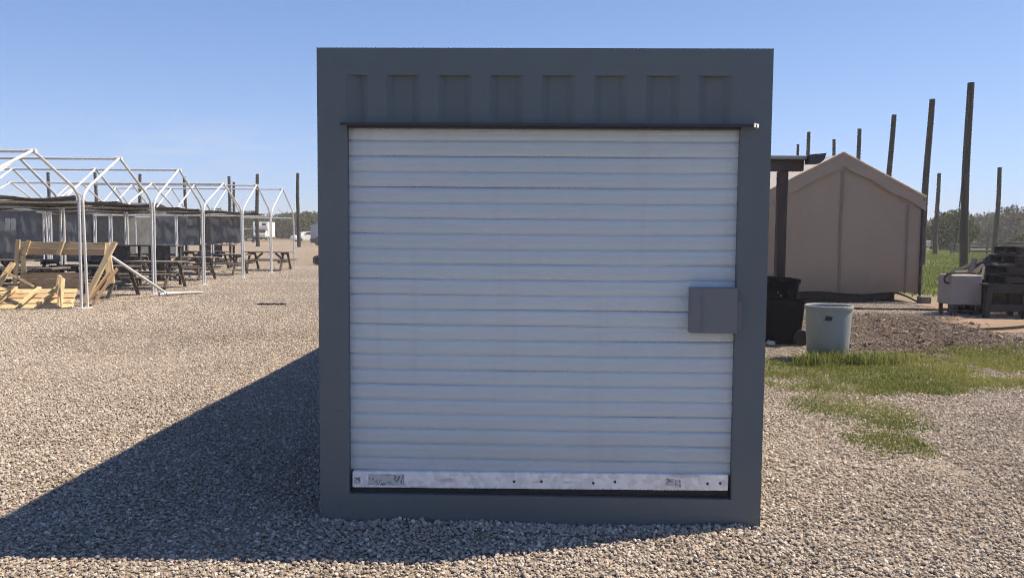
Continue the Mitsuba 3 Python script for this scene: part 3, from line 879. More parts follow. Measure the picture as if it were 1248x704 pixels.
part(N, "ground_sheet", hung(tx0 + 0.1, tx1 - 0.5, tyf + 0.1, tyf + 0.1, 0.0, 0.3, 9) if False else cbox(tx0 + 0.1, tx1 - 0.55, 14.98, 15.64, 0.012, 0.03), "m_rubber_shade")  # flat dark sheet added as the shadow band along the tent foot
part(N, "guy_rope", tube([(9.25, 15.5, 0.03), (9.0, 15.58, 0.16), (8.75, 15.62, 0.24)], 0.02, 8), "m_hose", smooth=40)
single("concrete_block", "concrete block under the right front leg of the tan tent", "block", cbox(9.26, 9.50, 15.3, 15.55, -0.03, 0.16, 0.012), "m_concrete")


# ------------------------------------------------------------------ bins and barrel
def rounded(w, d, r, n=5):
    return sbox(-w / 2 + r, -d / 2 + r, w / 2 - r, d / 2 - r).buffer(r, quad_segs=n)


def loft(rings):
    """closed skin through rings of equal length"""
    n = len(rings[0])
    V = np.vstack(rings)
    F = []
    for i in range(len(rings) - 1):
        for k in range(n):
            a, b = i * n + k, i * n + (k + 1) % n
            F += [[a, b, a + n], [b, b + n, a + n]]
    return V, F, n


def ring(w, d, r, z):
    c = np.array(rounded(w, d, r).exterior.coords)[:-1][::-1]
    return np.column_stack([c, np.full(len(c), z)])


def bucket(levels, inner):
    rings = [ring(*l) for l in levels] + [ring(*l) for l in inner]
    V, F, n = loft(rings)
    V = np.vstack([V, [0, 0, levels[0][3]], [0, 0, inner[-1][3]]])
    for k in range(n):
        F += [[len(V) - 2, (k + 1) % n, k], [len(V) - 1, (len(rings) - 1) * n + k, (len(rings) - 1) * n + (k + 1) % n]]
    m = trimesh.Trimesh(V, F, process=False)
    m.fix_normals()
    return m


def bin_at(x, y, rot, h, w, label, lid, mark):
    k = thing("rubbish_bin", label, "bin")
    M = T4().translate([x, y, float(height(x, y)) + 0.005]).rotate([0, 0, 1], rot)
    b = bucket([(w * 0.74, w * 0.80, 0.05, 0.03), (w * 0.76, w * 0.82, 0.06, 0.05), (w * 0.95, w * 0.98, 0.07, h - 0.07), (w * 1.02, w * 1.05, 0.07, h - 0.068), (w * 1.02, w * 1.05, 0.07, h)],
               [(w * 0.94, w * 0.97, 0.06, h), (w * 0.90, w * 0.93, 0.06, h - 0.1), (w * 0.72, w * 0.76, 0.05, 0.06)])
    part(k, "body", b, "m_bin", smooth=35, at=M)
    part(k, "handle", cat(tube([(-0.2, 0.0, 0), (-0.2, 0.10, 0.02), (0.2, 0.10, 0.02), (0.2, 0.0, 0)], 0.016, 8)).apply_translation([0, w * 0.5, h - 0.02]), "m_bin", smooth=40, at=M)
    ax = turned(trimesh.creation.cylinder(0.012, w * 0.86, sections=8), 90, [0, 1, 0])
    part(k, "axle", shift(ax, 0, w * 0.40, 0.12), "m_steel", at=M)
    for s in (-1, 1):
        wh = turned(lathe([(0, -0.025), (0.09, -0.025), (0.115, -0.015), (0.12, 0.0), (0.115, 0.015), (0.09, 0.025), (0, 0.025)], 24), 90, [0, 1, 0])
        part(k, "wheel", shift(wh, s * w * 0.43, w * 0.40, 0.12), "m_tyre", smooth=40, at=M)
    if lid:
        ld = bucket([(w * 1.0, w * 1.02, 0.07, 0.0), (w * 1.04, w * 1.07, 0.08, 0.02), (w * 0.95, w * 0.98, 0.08, 0.05)], [(w * 0.5, w * 0.5, 0.06, 0.062), (w * 0.2, w * 0.2, 0.04, 0.064)])
        ld = turned(shift(ld, 0, -w * 0.5, 0), -98, [1, 0, 0])
        part(k, "lid", shift(ld, 0, w * 0.55, h), "m_bin", smooth=35, at=M)
    if mark:
        arc = np.array([(0.085 * math.cos(a), 0.03 * math.sin(a)) for a in np.linspace(PI * 0.95, PI * 0.15, 14)])
        poly = LineString(arc).buffer(0.012)
        mk = cat(extrude(poly, 0.003), shift(trimesh.creation.cylinder(0.014, 0.003, sections=12), -0.04, -0.05, 0.0015))
        mk = turned(mk, 90 - 4, [1, 0, 0])
        part(k, "printed_mark", shift(mk, 0.02, -w * 0.463 - 0.006, h - 0.20), "m_print", at=M, label="pale printed arc and dot")
    return k


bin_at(3.72, 8.22, 0, 0.92, 0.56, "taller black bin against the container with a pale printed arc", False, True)
bin_at(3.60, 7.58, -90, 0.66, 0.56, "lower black wheeled bin in front of the taller one, its handle towards the pale barrel", False, False)
single("white_rag", "crumpled white rag on the ground by the container corner, in front of the black bins", "rag",
       trimesh.Trimesh(*(lambda s: (s.vertices * np.array([0.06, 0.05, 0.035]) * (0.7 + 0.7 * meshkit.noise(s.vertices * 2.3, 3))[:, None] + [3.38, 7.3, 0.06], s.faces))(trimesh.creation.icosphere(2)), process=False), "m_white", smooth=True)

G_ = thing("open_barrel", "open pale grey plastic barrel standing at the edge of the grass", "barrel")
bm = T4().translate([3.82, 6.28, float(height(3.82, 6.28)) + 0.005])
prof = [(0.0, 0.0), (0.235, 0.0), (0.248, 0.012), (0.262, 0.18), (0.275, 0.40), (0.284, 0.60), (0.287, 0.665), (0.300, 0.668), (0.303, 0.690), (0.300, 0.708), (0.288, 0.712), (0.278, 0.705), (0.272, 0.60), (0.25, 0.15), (0.235, 0.03), (0.0, 0.03)]
part(G_, "body", lathe(prof, 56), "m_barrel", smooth=35, at=bm)
mark = extrude(Polygon([(-0.045, -0.03), (0.035, -0.035), (0.05, 0.02), (-0.03, 0.03)]), 0.004)
part(G_, "stain", turned(shift(turned(mark, 90, [1, 0, 0]), 0, -0.281, 0.565), -20, [0, 0, 1]), "m_darktarp", at=bm, label="dark worn label patch")


# ------------------------------------------------------------------ the heap at the right edge
E1 = thing("white_cabinet", "off-white box cabinet on short dark legs, left of the stacked dark tables", "cabinet")
part(E1, "body", cbox(8.38, 8.99, 12.2, 12.75, 0.23, 0.83, 0.012), "m_offwhite", smooth=20)
for x in (8.43, 8.94):
    for y in (12.26, 12.69):
        part(E1, "leg", cbox(x - 0.03, x + 0.03, y - 0.03, y + 0.03, -0.03, 0.23), "m_darksteel")
part(E1, "shelf", cbox(8.42, 8.95, 12.24, 12.71, 0.10, 0.12), "m_darksteel")
single("black_hose", "black hose looped over the top of the off-white cabinet", "hose",
       tube([(8.95, 12.4, 0.86), (8.7, 12.35, 0.865), (8.45, 12.3, 0.86), (8.33, 12.28, 0.84), (8.27, 12.27, 0.76), (8.29, 12.28, 0.68), (8.36, 12.24, 0.66)], 0.02, 8), "m_hose", smooth=40)
for (a, b, nx_) in ((8.95, 9.72, 0), (9.95, 10.75, 1)):
    k = thing("dark_workbench", ["dark grey wooden bench stand beside the off-white cabinet, carrying the stack", "dark grey bench stand at the far right edge under the stack"][nx_], "bench")
    yb0, yb1 = 11.9, 12.5
    for x in (a + 0.05, b - 0.05):
        for y in (yb0 + 0.05, yb1 - 0.05):
            me, uv = laid((x + (0.05 if x > (a + b) / 2 else -0.05), y, -0.03), (x, y, 0.60), 0.10, 0.10, (0, 1, 0))
            part(k, "leg", me, "m_blackwood", uv=uv)
    for j in range(4):
        y = yb0 + 0.075 + j * 0.15
        me, uv = laid((a, y, 0.655), (b, y, 0.655), 0.14, 0.035)
        part(k, "top_plank", me, "m_blackwood", uv=uv)
    for y in (yb0 + 0.03, yb1 - 0.03):
        me, uv = laid((a + 0.02, y, 0.565), (b - 0.02, y, 0.565), 0.04, 0.14)
        part(k, "apron", me, "m_blackwood", uv=uv)
        me, uv = laid((a + 0.03, y, 0.20), (b - 0.03, y, 0.20), 0.04, 0.14)
        part(k, "lower_rail", me, "m_blackwood", uv=uv)
for i, (zb, x0, rot, lab) in enumerate(((0.68, 9.22, 3, "lowest dark wooden pallet of the stack at the right edge"), (0.88, 9.36, -4, "second lowest dark wooden pallet of the stack"),
                                        (1.08, 9.42, 2, "third dark wooden pallet up in the stack at the right edge"), (1.28, 9.5, -3, "topmost dark wooden pallet of the stack, lying a little askew"))):
    k = thing("wooden_pallet", lab, "pallet", "dark pallets stacked on the benches")
    M = T4().translate([x0 + 0.7, 12.45, zb + float(height(9.5, 12.4)) + 0.0]).rotate([0, 0, 1], rot).rotate([0, 1, 0], (-1) ** i * 0.9)
    for y in (-0.42, 0.0, 0.42):
        me = cbox(-0.62, 0.62, y - 0.04, y + 0.04, 0.02, 0.13, 0.004)
        part(k, "runner", me, "m_blackwood", uv=beam_uv(me, y), at=M)
    for j in range(7):
        x = -0.57 + j * 0.19
        me = cbox(x - 0.05, x + 0.05, -0.5, 0.5, 0.13, 0.152, 0.003)
        uvv = np.stack([me.vertices[:, 1] + j, me.vertices[:, 0]], -1)
        part(k, "deck_board", me, "m_blackwood", uv=uvv, at=M)
    for j in range(3):
        x = -0.55 + j * 0.55
        me = cbox(x - 0.05, x + 0.05, -0.5, 0.5, -0.002, 0.02, 0.003)
        part(k, "base_board", me, "m_blackwood", uv=np.stack([me.vertices[:, 1] + j, me.vertices[:, 0]], -1), at=M)
hs = trimesh.creation.icosphere(4)
hv = hs.vertices * np.array([1.15, 0.65, 0.80])
hv *= (0.75 + 0.5 * meshkit.fbm(hs.vertices * 1.8, 4, 12))[:, None]
single("covered_heap", "dark tarpaulin covered heap behind the pallet stack at the right edge", "heap", trimesh.Trimesh(hv + [10.55, 13.75, 0.55], hs.faces, process=False), "m_darktarp", smooth=True)
# odds and ends lying across the bench in front of the pallets
k = thing("scrap_heap", "low heap of dark scrap boards between the cabinet and the pallet stack", "scrap")
for j, (p0, p1) in enumerate((((8.9, 12.6, 0.72), (9.35, 12.8, 1.02)), ((8.8, 12.9, 0.84), (9.4, 13.0, 0.9)), ((9.0, 12.75, 0.75), (9.2, 12.9, 1.15)), ((8.75, 13.1, 0.8), (9.45, 13.1, 1.1)), ((9.1, 12.4, 0.72), (9.32, 12.7, 0.98)))):
    me, uv = laid(p0, p1, 0.11, 0.035, (0, -0.5, 0.86))
    part(k, "board", me, "m_blackwood" if j != 2 else "m_greywood", uv=uv)
part(k, "crate", cbox(8.85, 9.4, 12.8, 13.25, -0.03, 0.80, 0.01), "m_blackwood", uv=None)
me, uv = laid((9.45, 12.1, 1.485), (10.6, 12.2, 1.50), 0.14, 0.03)
single("loose_plank", "pale weathered plank lying across the top of the pallet stack", "plank", me, "m_greywood", uv=uv)

for pts, lab in (([(6.6, 13.6), (7.4, 13.42), (8.2, 13.5), (8.99, 13.33), (9.8, 13.5)], "dark pipe on the ground in front of the tan tent"),
                 ([(7.15, 9.1), (7.7, 9.35), (8.46, 9.84), (9.4, 10.2)], "dark hose lying across the sandy strip at the right edge")):
    P = np.array(pts)
    t = np.linspace(0, 1, 24)
    tt = np.linspace(0, 1, len(P))
    X, Y = np.interp(t, tt, P[:, 0]), np.interp(t, tt, P[:, 1])
    single("ground_hose", lab, "hose", tube(np.stack([X, Y + 0.03 * np.sin(t * 9), height(X, Y) + 0.03], -1), 0.022, 8), "m_hose", smooth=40)


# ------------------------------------------------------------------ far vehicles, shed, cones on the left
def wheel(r, w):
    return turned(lathe([(0, -w / 2), (r * 0.86, -w / 2), (r, -w * 0.3), (r, w * 0.3), (r * 0.86, w / 2), (0, w / 2)], 20), 90, [1, 0, 0])


def rim(r, w):
    return turned(lathe([(0, -w / 2 - 0.01), (r * 0.55, -w / 2 - 0.01), (r * 0.6, -w / 2 + 0.02), (0, -w / 2 + 0.02)], 16), 90, [1, 0, 0])


def side_extrude(pts, w, c=0.0):
    """a side view (along x, height z), width w across y"""
    m = extrude(Polygon(pts), w)
    v = m.vertices.copy()
    m.vertices = np.stack([v[:, 0], v[:, 2] - w / 2, v[:, 1]], -1)
    m.fix_normals()
    return m


V1 = thing("camper_van", "white camper with a high cab-over box parked by the far hedge", "camper")
M = T4().translate([-43.7, 128.0, 0.2]).rotate([0, 0, 1], -84)
part(V1, "body", side_extrude([(-2.9, 0.45), (2.0, 0.45), (2.0, 1.55), (1.9, 1.6), (2.6, 1.75), (2.7, 2.2), (2.45, 2.85), (-2.9, 2.85)], 2.3), "m_whitepaint", at=M)
part(V1, "cab", side_extrude([(1.95, 0.4), (3.3, 0.4), (3.3, 0.95), (2.95, 1.05), (2.45, 1.6), (1.95, 1.6)], 1.9), "m_whitepaint", at=M)
part(V1, "windscreen", side_extrude([(2.98, 1.07), (3.0, 1.07), (2.52, 1.58), (2.50, 1.58)], 1.6), "m_window", at=M)
for y in (-0.55, 0.55):
    part(V1, "window", shift(turned(cbox(-0.02, 0.02, -0.32, 0.32, -0.2, 0.2), -20, [0, 1, 0]), 2.60, y, 2.45), "m_window", at=M)
for x in (-2.0, -0.4):
    part(V1, "window", cbox(x, x + 0.9, -1.18, -1.155, 1.6, 2.15), "m_window", at=M)
for x in (-1.8, 2.6):
    for y in (-0.85, 0.85):
        part(V1, "wheel", shift(wheel(0.36, 0.25), x, y, 0.34), "m_tyre", smooth=40, at=M)

V2 = thing("white_car", "low white car parked at the far edge, half hidden behind the container", "car")
M = T4().translate([-35.9, 125.0, -0.02]).rotate([0, 0, 1], 222)
part(V2, "body", side_extrude([(-2.3, 0.3), (2.3, 0.3), (2.38, 0.6), (2.25, 0.9), (1.2, 1.02), (-1.9, 1.05), (-2.35, 0.9)], 1.8), "m_whitepaint", at=M)
part(V2, "cabin", side_extrude([(1.15, 1.0), (0.45, 1.52), (-1.5, 1.58), (-2.05, 1.04)], 1.5), "m_whitepaint", at=M)
for s in (-1, 1):
    part(V2, "window", shift(side_extrude([(0.9, 1.07), (0.38, 1.45), (-0.45, 1.48), (-0.45, 1.07)], 0.02), 0, s * 0.755, 0), "m_window", at=M)
    part(V2, "window", shift(side_extrude([(-0.55, 1.07), (-0.55, 1.48), (-1.4, 1.5), (-1.75, 1.09)], 0.02), 0, s * 0.755, 0), "m_window", at=M)
    for x in (-1.45, 1.45):
        w_ = part(V2, "wheel", shift(wheel(0.33, 0.22), x, s * 0.82, 0.33), "m_tyre", smooth=40, at=M)
        part(w_, "rim", shift(rim(0.33, 0.24) if s < 0 else turned(rim(0.33, 0.24), 180, [0, 0, 1]), x, s * 0.82, 0.33), "m_steel", smooth=40, at=M)

V3 = thing("golf_cart", "small white framed golf cart with a flat roof beside the far camper", "golf cart")
M = T4().translate([-39.9, 109.0, -0.02]).rotate([0, 0, 1], 20)
part(V3, "body", side_extrude([(-1.2, 0.25), (1.25, 0.25), (1.3, 0.75), (0.95, 0.9), (0.7, 0.35), (0.1, 0.35), (0.0, 0.75), (-1.2, 0.8)], 1.2), "m_darkcar", at=M)
part(V3, "roof", cbox(-1.25, 1.1, -0.62, 0.62, 1.82, 1.90, 0.03), "m_white", at=M)
for x in (-1.1, 0.95):
    for y in (-0.55, 0.55):
        part(V3, "post", tube([(x, y, 0.7), (x * 0.95, y, 1.83)], 0.035, 8), "m_pipe", at=M)
part(V3, "seat", cbox(-0.75, -0.05, -0.5, 0.5, 0.75, 0.88, 0.02), "m_white", at=M)
for x in (-0.8, 0.85):
    for y in (-0.5, 0.5):
        part(V3, "wheel", shift(wheel(0.23, 0.2), x, y, 0.23), "m_tyre", smooth=40, at=M)

V4 = thing("pale_shed", "pale blue grey shed at the far left, cut off by the container edge", "shed")
M = T4().translate([-28.9, 110.0, -0.05])
part(V4, "wall", cbox(-1.9, 1.9, -1.5, 1.5, 0, 2.3), "m_shed", at=M)
part(V4, "roof", side_extrude([(-2.1, 2.302), (2.1, 2.302), (2.1, 2.4), (0, 3.0), (-2.1, 2.4)], 3.3), "m_shed", at=M)
part(V4, "door", cbox(-0.45, 0.45, -1.53, -1.503, 0.02, 2.0), "m_lightmetal", at=M)

V5 = thing("dark_car", "dark car beside the pale shed, mostly hidden behind the container", "car")
M = T4().translate([-23.6, 91.0, -0.02]).rotate([0, 0, 1], 185)
part(V5, "body", side_extrude([(-2.2, 0.3), (2.2, 0.3), (2.3, 0.75), (1.3, 0.98), (-2.1, 1.02), (-2.25, 0.8)], 1.8), "m_darkcar", at=M)
part(V5, "cabin", side_extrude([(1.2, 0.97), (0.6, 1.55), (-1.7, 1.6), (-2.1, 1.0)], 1.5), "m_darkcar", at=M)
for s in (-1, 1):
    part(V5, "window", shift(side_extrude([(1.0, 1.04), (0.55, 1.48), (-1.6, 1.52), (-1.85, 1.04)], 0.02), 0, s * 0.755, 0), "m_window", at=M)
    for x in (-1.4, 1.4):
        part(V5, "wheel", shift(wheel(0.33, 0.22), x, s * 0.82, 0.33), "m_tyre", smooth=40, at=M)

tb = trimesh.creation.icosphere(3)
tv = tb.vertices * np.array([0.34, 0.3, 0.26])
tv *= (0.7 + 0.6 * meshkit.fbm(tb.vertices * 1.6, 3, 4))[:, None]
single("tarp_bundle", "small dark bundle on the gravel just left of the container edge", "bundle", trimesh.Trimesh(tv + [-10.35, 35.0, 0.2], tb.faces, process=False), "m_darktarp", smooth=True)
cone = cat(lathe([(0.14, 0.03), (0.035, 0.68), (0.0, 0.70)], 20), cbox(-0.19, 0.19, -0.19, 0.19, 0.0, 0.03))
for x, lab in ((-34.4, "leftmost of the three small cones beyond the tables"), (-33.8, "middle one of the three small cones beyond the tables"), (-33.25, "rightmost of the three small cones beyond the tables")):
    k = thing("traffic_cone", lab, "cone", "three cones beyond the picnic tables")
    M = T4().translate([x, 84.0, 0.0]).scale([1.15, 1.15, 1.3])
    part(k, "body", lathe([(0.14, 0.03), (0.035, 0.68), (0.0, 0.70)], 20), "m_cone", smooth=40, at=M)
    part(k, "base", cbox(-0.19, 0.19, -0.19, 0.19, 0.0, 0.03), "m_cone", at=M)
    part(k, "band", lathe([(0.105, 0.30), (0.075, 0.48)], 20), "m_white", smooth=True, at=M)


# ------------------------------------------------------------------ trees and shrubs
def crown(seed, n_clump, n_leaf, size, shape=(1, 1, 0.8), sparse=0.0):
    r = np.random.default_rng(seed)
    d = r.normal(size=(n_clump, 3))
    d /= np.linalg.norm(d, axis=1, keepdims=True)
    c = d * (r.uniform(0.25, 1.0, (n_clump, 1)) ** 0.5) * np.array(shape)
    rad = r.uniform(0.16, 0.34, n_clump)
    which = r.integers(0, n_clump, n_leaf)
    o = r.normal(size=(n_leaf, 3))
    o /= np.linalg.norm(o, axis=1, keepdims=True)
    pos = c[which] + o * (rad[which] * r.uniform(0.4, 1.05, n_leaf) ** 0.5)[:, None]
    a = r.normal(size=(n_leaf, 3))
    a /= np.linalg.norm(a, axis=1, keepdims=True)
    b = np.cross(a, r.normal(size=(n_leaf, 3)))
    b /= np.linalg.norm(b, axis=1, keepdims=True)
    s = (size * r.uniform(0.6, 1.4, n_leaf))[:, None]
    V = np.stack([pos - a * s, pos + b * s * 0.55, pos + a * s, pos - b * s * 0.55], 1).reshape(-1, 3)
    i = np.arange(n_leaf)[:, None] * 4
    F = np.hstack([i, i + 1, i + 2, i + 3])
    tone = np.clip(0.5 + 0.35 * r.normal(size=n_clump)[which] + 0.15 * r.normal(size=n_leaf), 0, 1)
    uv = np.repeat(np.stack([tone, r.random(n_leaf)], -1), 4, axis=0)
    return V, F, uv


def branches(seed, n=7):
    r = np.random.default_rng(seed)
    ms = [tube([(0, 0, -0.02), (0.02, 0.0, 0.35), (0.0, 0.03, 0.8), (0.04, 0.0, 1.25)], [0.055, 0.045, 0.032, 0.012], 7)]
    for k in range(n):
        a = r.uniform(0, 2 * PI)
        z0 = r.uniform(0.3, 0.9)
        l = r.uniform(0.4, 0.8)
        p0 = np.array([0.01, 0.01, z0])
        e = p0 + np.array([math.cos(a) * l, math.sin(a) * l, r.uniform(0.2, 0.6)])
        ms.append(tube([p0, (p0 + e) / 2 + [0, 0, 0.06], e], [0.028, 0.018, 0.006], 5))
    return cat(*ms)


CROWNS = {}
for key, m, seeds, nc, nl, sz, shp in (("dark", "m_leafdark", (1, 2, 3), 60, 7000, 0.060, (1, 1, 0.85)), ("mid", "m_leafmid", (4, 5, 6), 55, 5000, 0.065, (1.15, 1.0, 0.7)), ("grey", "m_leafgrey", (7, 8, 9), 60, 3000, 0.060, (1.15, 1.0, 0.8))):
    CROWNS[key] = []
    for s in seeds:
        V, F, uv = crown(s, nc, nl, sz, shp)
        f = np.vstack([F[:, [0, 1, 2]], F[:, [0, 2, 3]]])
        CROWNS[key].append(mikit.ply(trimesh.Trimesh(V, f, process=False), m, smooth=False, uv=uv))
TRUNKS = [mikit.ply(branches(s), "m_bark", smooth=50) for s in (1, 2, 3)]


def tree(name, kind, x, y, h, w, lab, cat_, group, low=0.5):
    """crown of height about h and width about w, its middle at low x h"""
    k = thing(name, lab, cat_, group)
    v = rng.integers(0, 3)
    rot = float(rng.uniform(0, 360))
    rad_z = h * (1 - low) / 0.98
    M = T4().translate([x, y, h * low]).rotate([0, 0, 1], rot).scale([w / 2, w / 2, rad_z])
    put(k + "__crown", CROWNS[kind][v], None, at=M)
    put(k + "__trunk", TRUNKS[v], None, at=T4().translate([x, y, -0.05]).rotate([0, 0, 1], rot).scale([w * 0.35, w * 0.35, h * 0.72]))


tree("green_shrub", "dark", 47.6, 90.0, 4.5, 5.4, "dense dark green bush beyond the grass, between the poles on the right", "bush", None, 0.46)
trr = np.random.default_rng(5)
for i in range(24):
    x = 54 + i * 2.3 + max(0, i - 14) * 1.6 + trr.uniform(-1.2, 1.2)
    y = 128 + trr.uniform(-8, 14)
    h = trr.uniform(4.4, 6.2) * (1.2 if 7 <= i <= 10 else 1.0)
    tree("far_tree", "grey", x, y, h, trr.uniform(5.5, 8.0), "greyish half bare tree in the far row behind the right meadow", "tree", "greyish trees in the far row on the right", 0.48)
for i in range(12):
    x = 56 + i * 3.3 + trr.uniform(-1, 1)
    tree("low_bush", "dark", x, 93 + trr.uniform(-3, 4), trr.uniform(1.7, 2.7), trr.uniform(3.6, 5.0), "low dark bush along the far side of the meadow", "bush", "low dark bushes along the meadow", 0.45)
for i in range(34):
    x = -112 + i * 3.4 + trr.uniform(-1.4, 1.4)
    y = 178 + trr.uniform(-6, 8)
    tree("hedge_tree", "mid", x, y, trr.uniform(6.2, 7.2), trr.uniform(9.0, 12.5), "green tree in the far hedge behind the parked vehicles", "tree", "trees of the far hedge on the left", 0.40)
for i in range(14):
    x = 22 + i * 6 + trr.uniform(-2, 2) - 40
    tree("hedge_tree", "mid", x, 190 + trr.uniform(-6, 8), trr.uniform(5.0, 6.5), trr.uniform(8, 11), "green tree of the far hedge hidden behind the container", "tree", "trees of the far hedge behind the container", 0.47) if False else None
# low fence at the back of the meadow
FN = thing("meadow_fence", "low grey board fence at the back of the meadow behind the poles", "fence")
for i in range(5):
    x = 37.5 + i * 1.6
    part(FN, "post", cbox(x - 0.06, x + 0.06, 70.0, 70.12, -0.05, 1.15), "m_greywood", uv=np.zeros((8, 2)))
    if i < 4:
        for zc in (0.3, 0.62, 0.94):
            me, uv = laid((x + 0.02, 69.96, zc), (x + 1.58, 69.96, zc), 0.03, 0.22)
            part(FN, "board", me, "m_greywood", uv=uv)
V6 = thing("white_trailer", "small white trailer far off between the tent and the first pole", "trailer")
M = T4().translate([41.6, 84.0, 0.25]).scale([0.55, 0.55, 0.6])
part(V6, "body", cbox(-1.0, 1.0, -0.8, 0.8, 0.4, 1.5, 0.05), "m_white", at=M)
for s in (-1, 1):
    part(V6, "wheel", shift(wheel(0.3, 0.2), 0, s * 0.85, 0.3), "m_tyre", smooth=40, at=M)


# ------------------------------------------------------------------ gravel: tiles of loose crushed stone
ICO = trimesh.creation.icosahedron()
OCT = (np.array([[1, 0, 0], [-1, 0, 0], [0, 1, 0], [0, -1, 0], [0, 0, 1], [0, 0, -1]], float),
       np.array([[0, 2, 4], [2, 1, 4], [1, 3, 4], [3, 0, 4], [2, 0, 5], [1, 2, 5], [3, 1, 5], [0, 3, 5]]))
TILE = 1.5


def gravel_tile(seed, n, base, lo, hi):
    r = np.random.default_rng(seed)
    bv, bf = base
    nv = len(bv)
    size = lo * (hi / lo) ** (r.random(n) ** 1.5)
    sc = np.stack([size, size * r.uniform(0.6, 0.95, n), size * r.uniform(0.40, 0.75, n)], -1) * 0.5
    v = bv[None] * r.uniform(0.72, 1.2, (n, nv, 1)) * sc[:, None, :]
    q = r.normal(size=(n, 3)) * np.array([0.35, 0.35, 0])
    az = r.uniform(0, 2 * PI, n)
    cx, sx_ = np.cos(q[:, 0]), np.sin(q[:, 0])
    x, y, z = v[..., 0], v[..., 1], v[..., 2]
    y, z = y * cx[:, None] - z * sx_[:, None], y * sx_[:, None] + z * cx[:, None]
    cy, sy = np.cos(q[:, 1]), np.sin(q[:, 1])
    x, z = x * cy[:, None] + z * sy[:, None], -x * sy[:, None] + z * cy[:, None]
    ca, sa = np.cos(az), np.sin(az)
    x, y = x * ca[:, None] - y * sa[:, None], x * sa[:, None] + y * ca[:, None]
    px, py = r.uniform(-TILE / 2, TILE / 2, (2, n))
    pz = sc[:, 2] * r.uniform(0.2, 0.9, n) + r.uniform(0, 0.008, n)
    V = np.stack([x + px[:, None], y + py[:, None], z + pz[:, None]], -1).reshape(-1, 3)
    F = (bf[None] + (np.arange(n) * nv)[:, None, None]).reshape(-1, 3)
    uv = np.repeat(np.stack([r.random(n), r.random(n)], -1), nv, axis=0)
    return mikit.ply(trimesh.Trimesh(V, F, process=False), "m_stone", smooth=False, uv=uv)


NEAR, FAR = [], []
for s in range(4):
    k = f"gravel_tile_near_{s}"
    scene[k] = {"type": "shapegroup", "stones": gravel_tile(100 + s, 9500, (ICO.vertices / np.linalg.norm(ICO.vertices[0]), ICO.faces), 0.012, 0.032)}
    NEAR.append(k)
for s in range(3):
    k = f"gravel_tile_far_{s}"
    scene[k] = {"type": "shapegroup", "stones": gravel_tile(200 + s, 5200, OCT, 0.015, 0.042)}
    FAR.append(k)
def berm(n=900):
    r = np.random.default_rng(71)
    bv, bf = ICO.vertices / np.linalg.norm(ICO.vertices[0]), ICO.faces
    size = r.uniform(0.012, 0.036, n) * 0.5
    px_ = r.uniform(-1.26, 1.26, n)
    py_ = -r.random(n) ** 1.6 * 0.10 - 0.006
    top = 0.034 * meshkit.noise(np.stack([px_ * 4, np.zeros(n), np.zeros(n)], -1), 3) * (1 + py_ / 0.11)
    pz_ = -0.008 + top * r.random(n) ** 0.5
    v = bv[None] * r.uniform(0.7, 1.2, (n, 12, 1)) * size[:, None, None] * r.uniform(0.6, 1.0, (n, 1, 3))
    V = (v + np.stack([px_, py_ - size * 0.6, pz_], -1)[:, None]).reshape(-1, 3)
    F = (bf[None] + (np.arange(n) * 12)[:, None, None]).reshape(-1, 3)
    return mikit.ply(trimesh.Trimesh(V, F, process=False), "m_stone", uv=np.repeat(np.stack([r.random(n), r.random(n)], -1), 12, axis=0))


scene["gravel_berm_group"] = {"type": "shapegroup", "stones": berm()}
scene["gravel__000"] = {"type": "instance", "shapegroup": {"type": "ref", "id": "gravel_berm_group"}}
tr = np.random.default_rng(17)
ngr = 0
tanx = math.tan(math.radians(33.5))
for iy in range(-3, 22):
    for ix in range(-17, 16):
        x, y = (ix + 0.5) * TILE, (iy + 0.5) * TILE
        dep = y - CAM[1]
        if dep < 0.3 or abs(x) > dep * tanx + 6.0:
            continue
        if -0.4 < x < 0.4 and 1.0 < y < 11.0:
            continue
        if union(ell_np, x, y, SAND, np.maximum) > 0.5 or union(ell_np, x, y, MEADOW, np.maximum) > 0.5 or (x > 5.0 and y > 16.0):
            continue
        e = 0.3
        z = float(height(x, y))
        ddx, ddy = float(height(x + e, y) - height(x - e, y)) / (2 * e), float(height(x, y + e) - height(x, y - e)) / (2 * e)
        nrm = np.array([-ddx, -ddy, 1.0])
        nrm /= np.linalg.norm(nrm)
        a = int(tr.integers(0, 4)) * PI / 2
        xa_ = np.array([math.cos(a), math.sin(a), 0])
        xa_ = xa_ - nrm * (xa_ @ nrm)
        xa_ /= np.linalg.norm(xa_)
        ya_ = np.cross(nrm, xa_)
        M = np.eye(4)
        M[:3, 0], M[:3, 1], M[:3, 2], M[:3, 3] = xa_, ya_, nrm, (x, y, z)
        grp = NEAR[int(tr.integers(0, 4))] if dep < 11 else FAR[int(tr.integers(0, 3))]
        ngr += 1
        scene[f"gravel__{ngr:03d}"] = {"type": "instance", "shapegroup": {"type": "ref", "id": grp}, "to_world": T4(M)}
labels["gravel"] = {"label": "loose crushed tan gravel covering the yard", "category": "gravel", "kind": "stuff"}


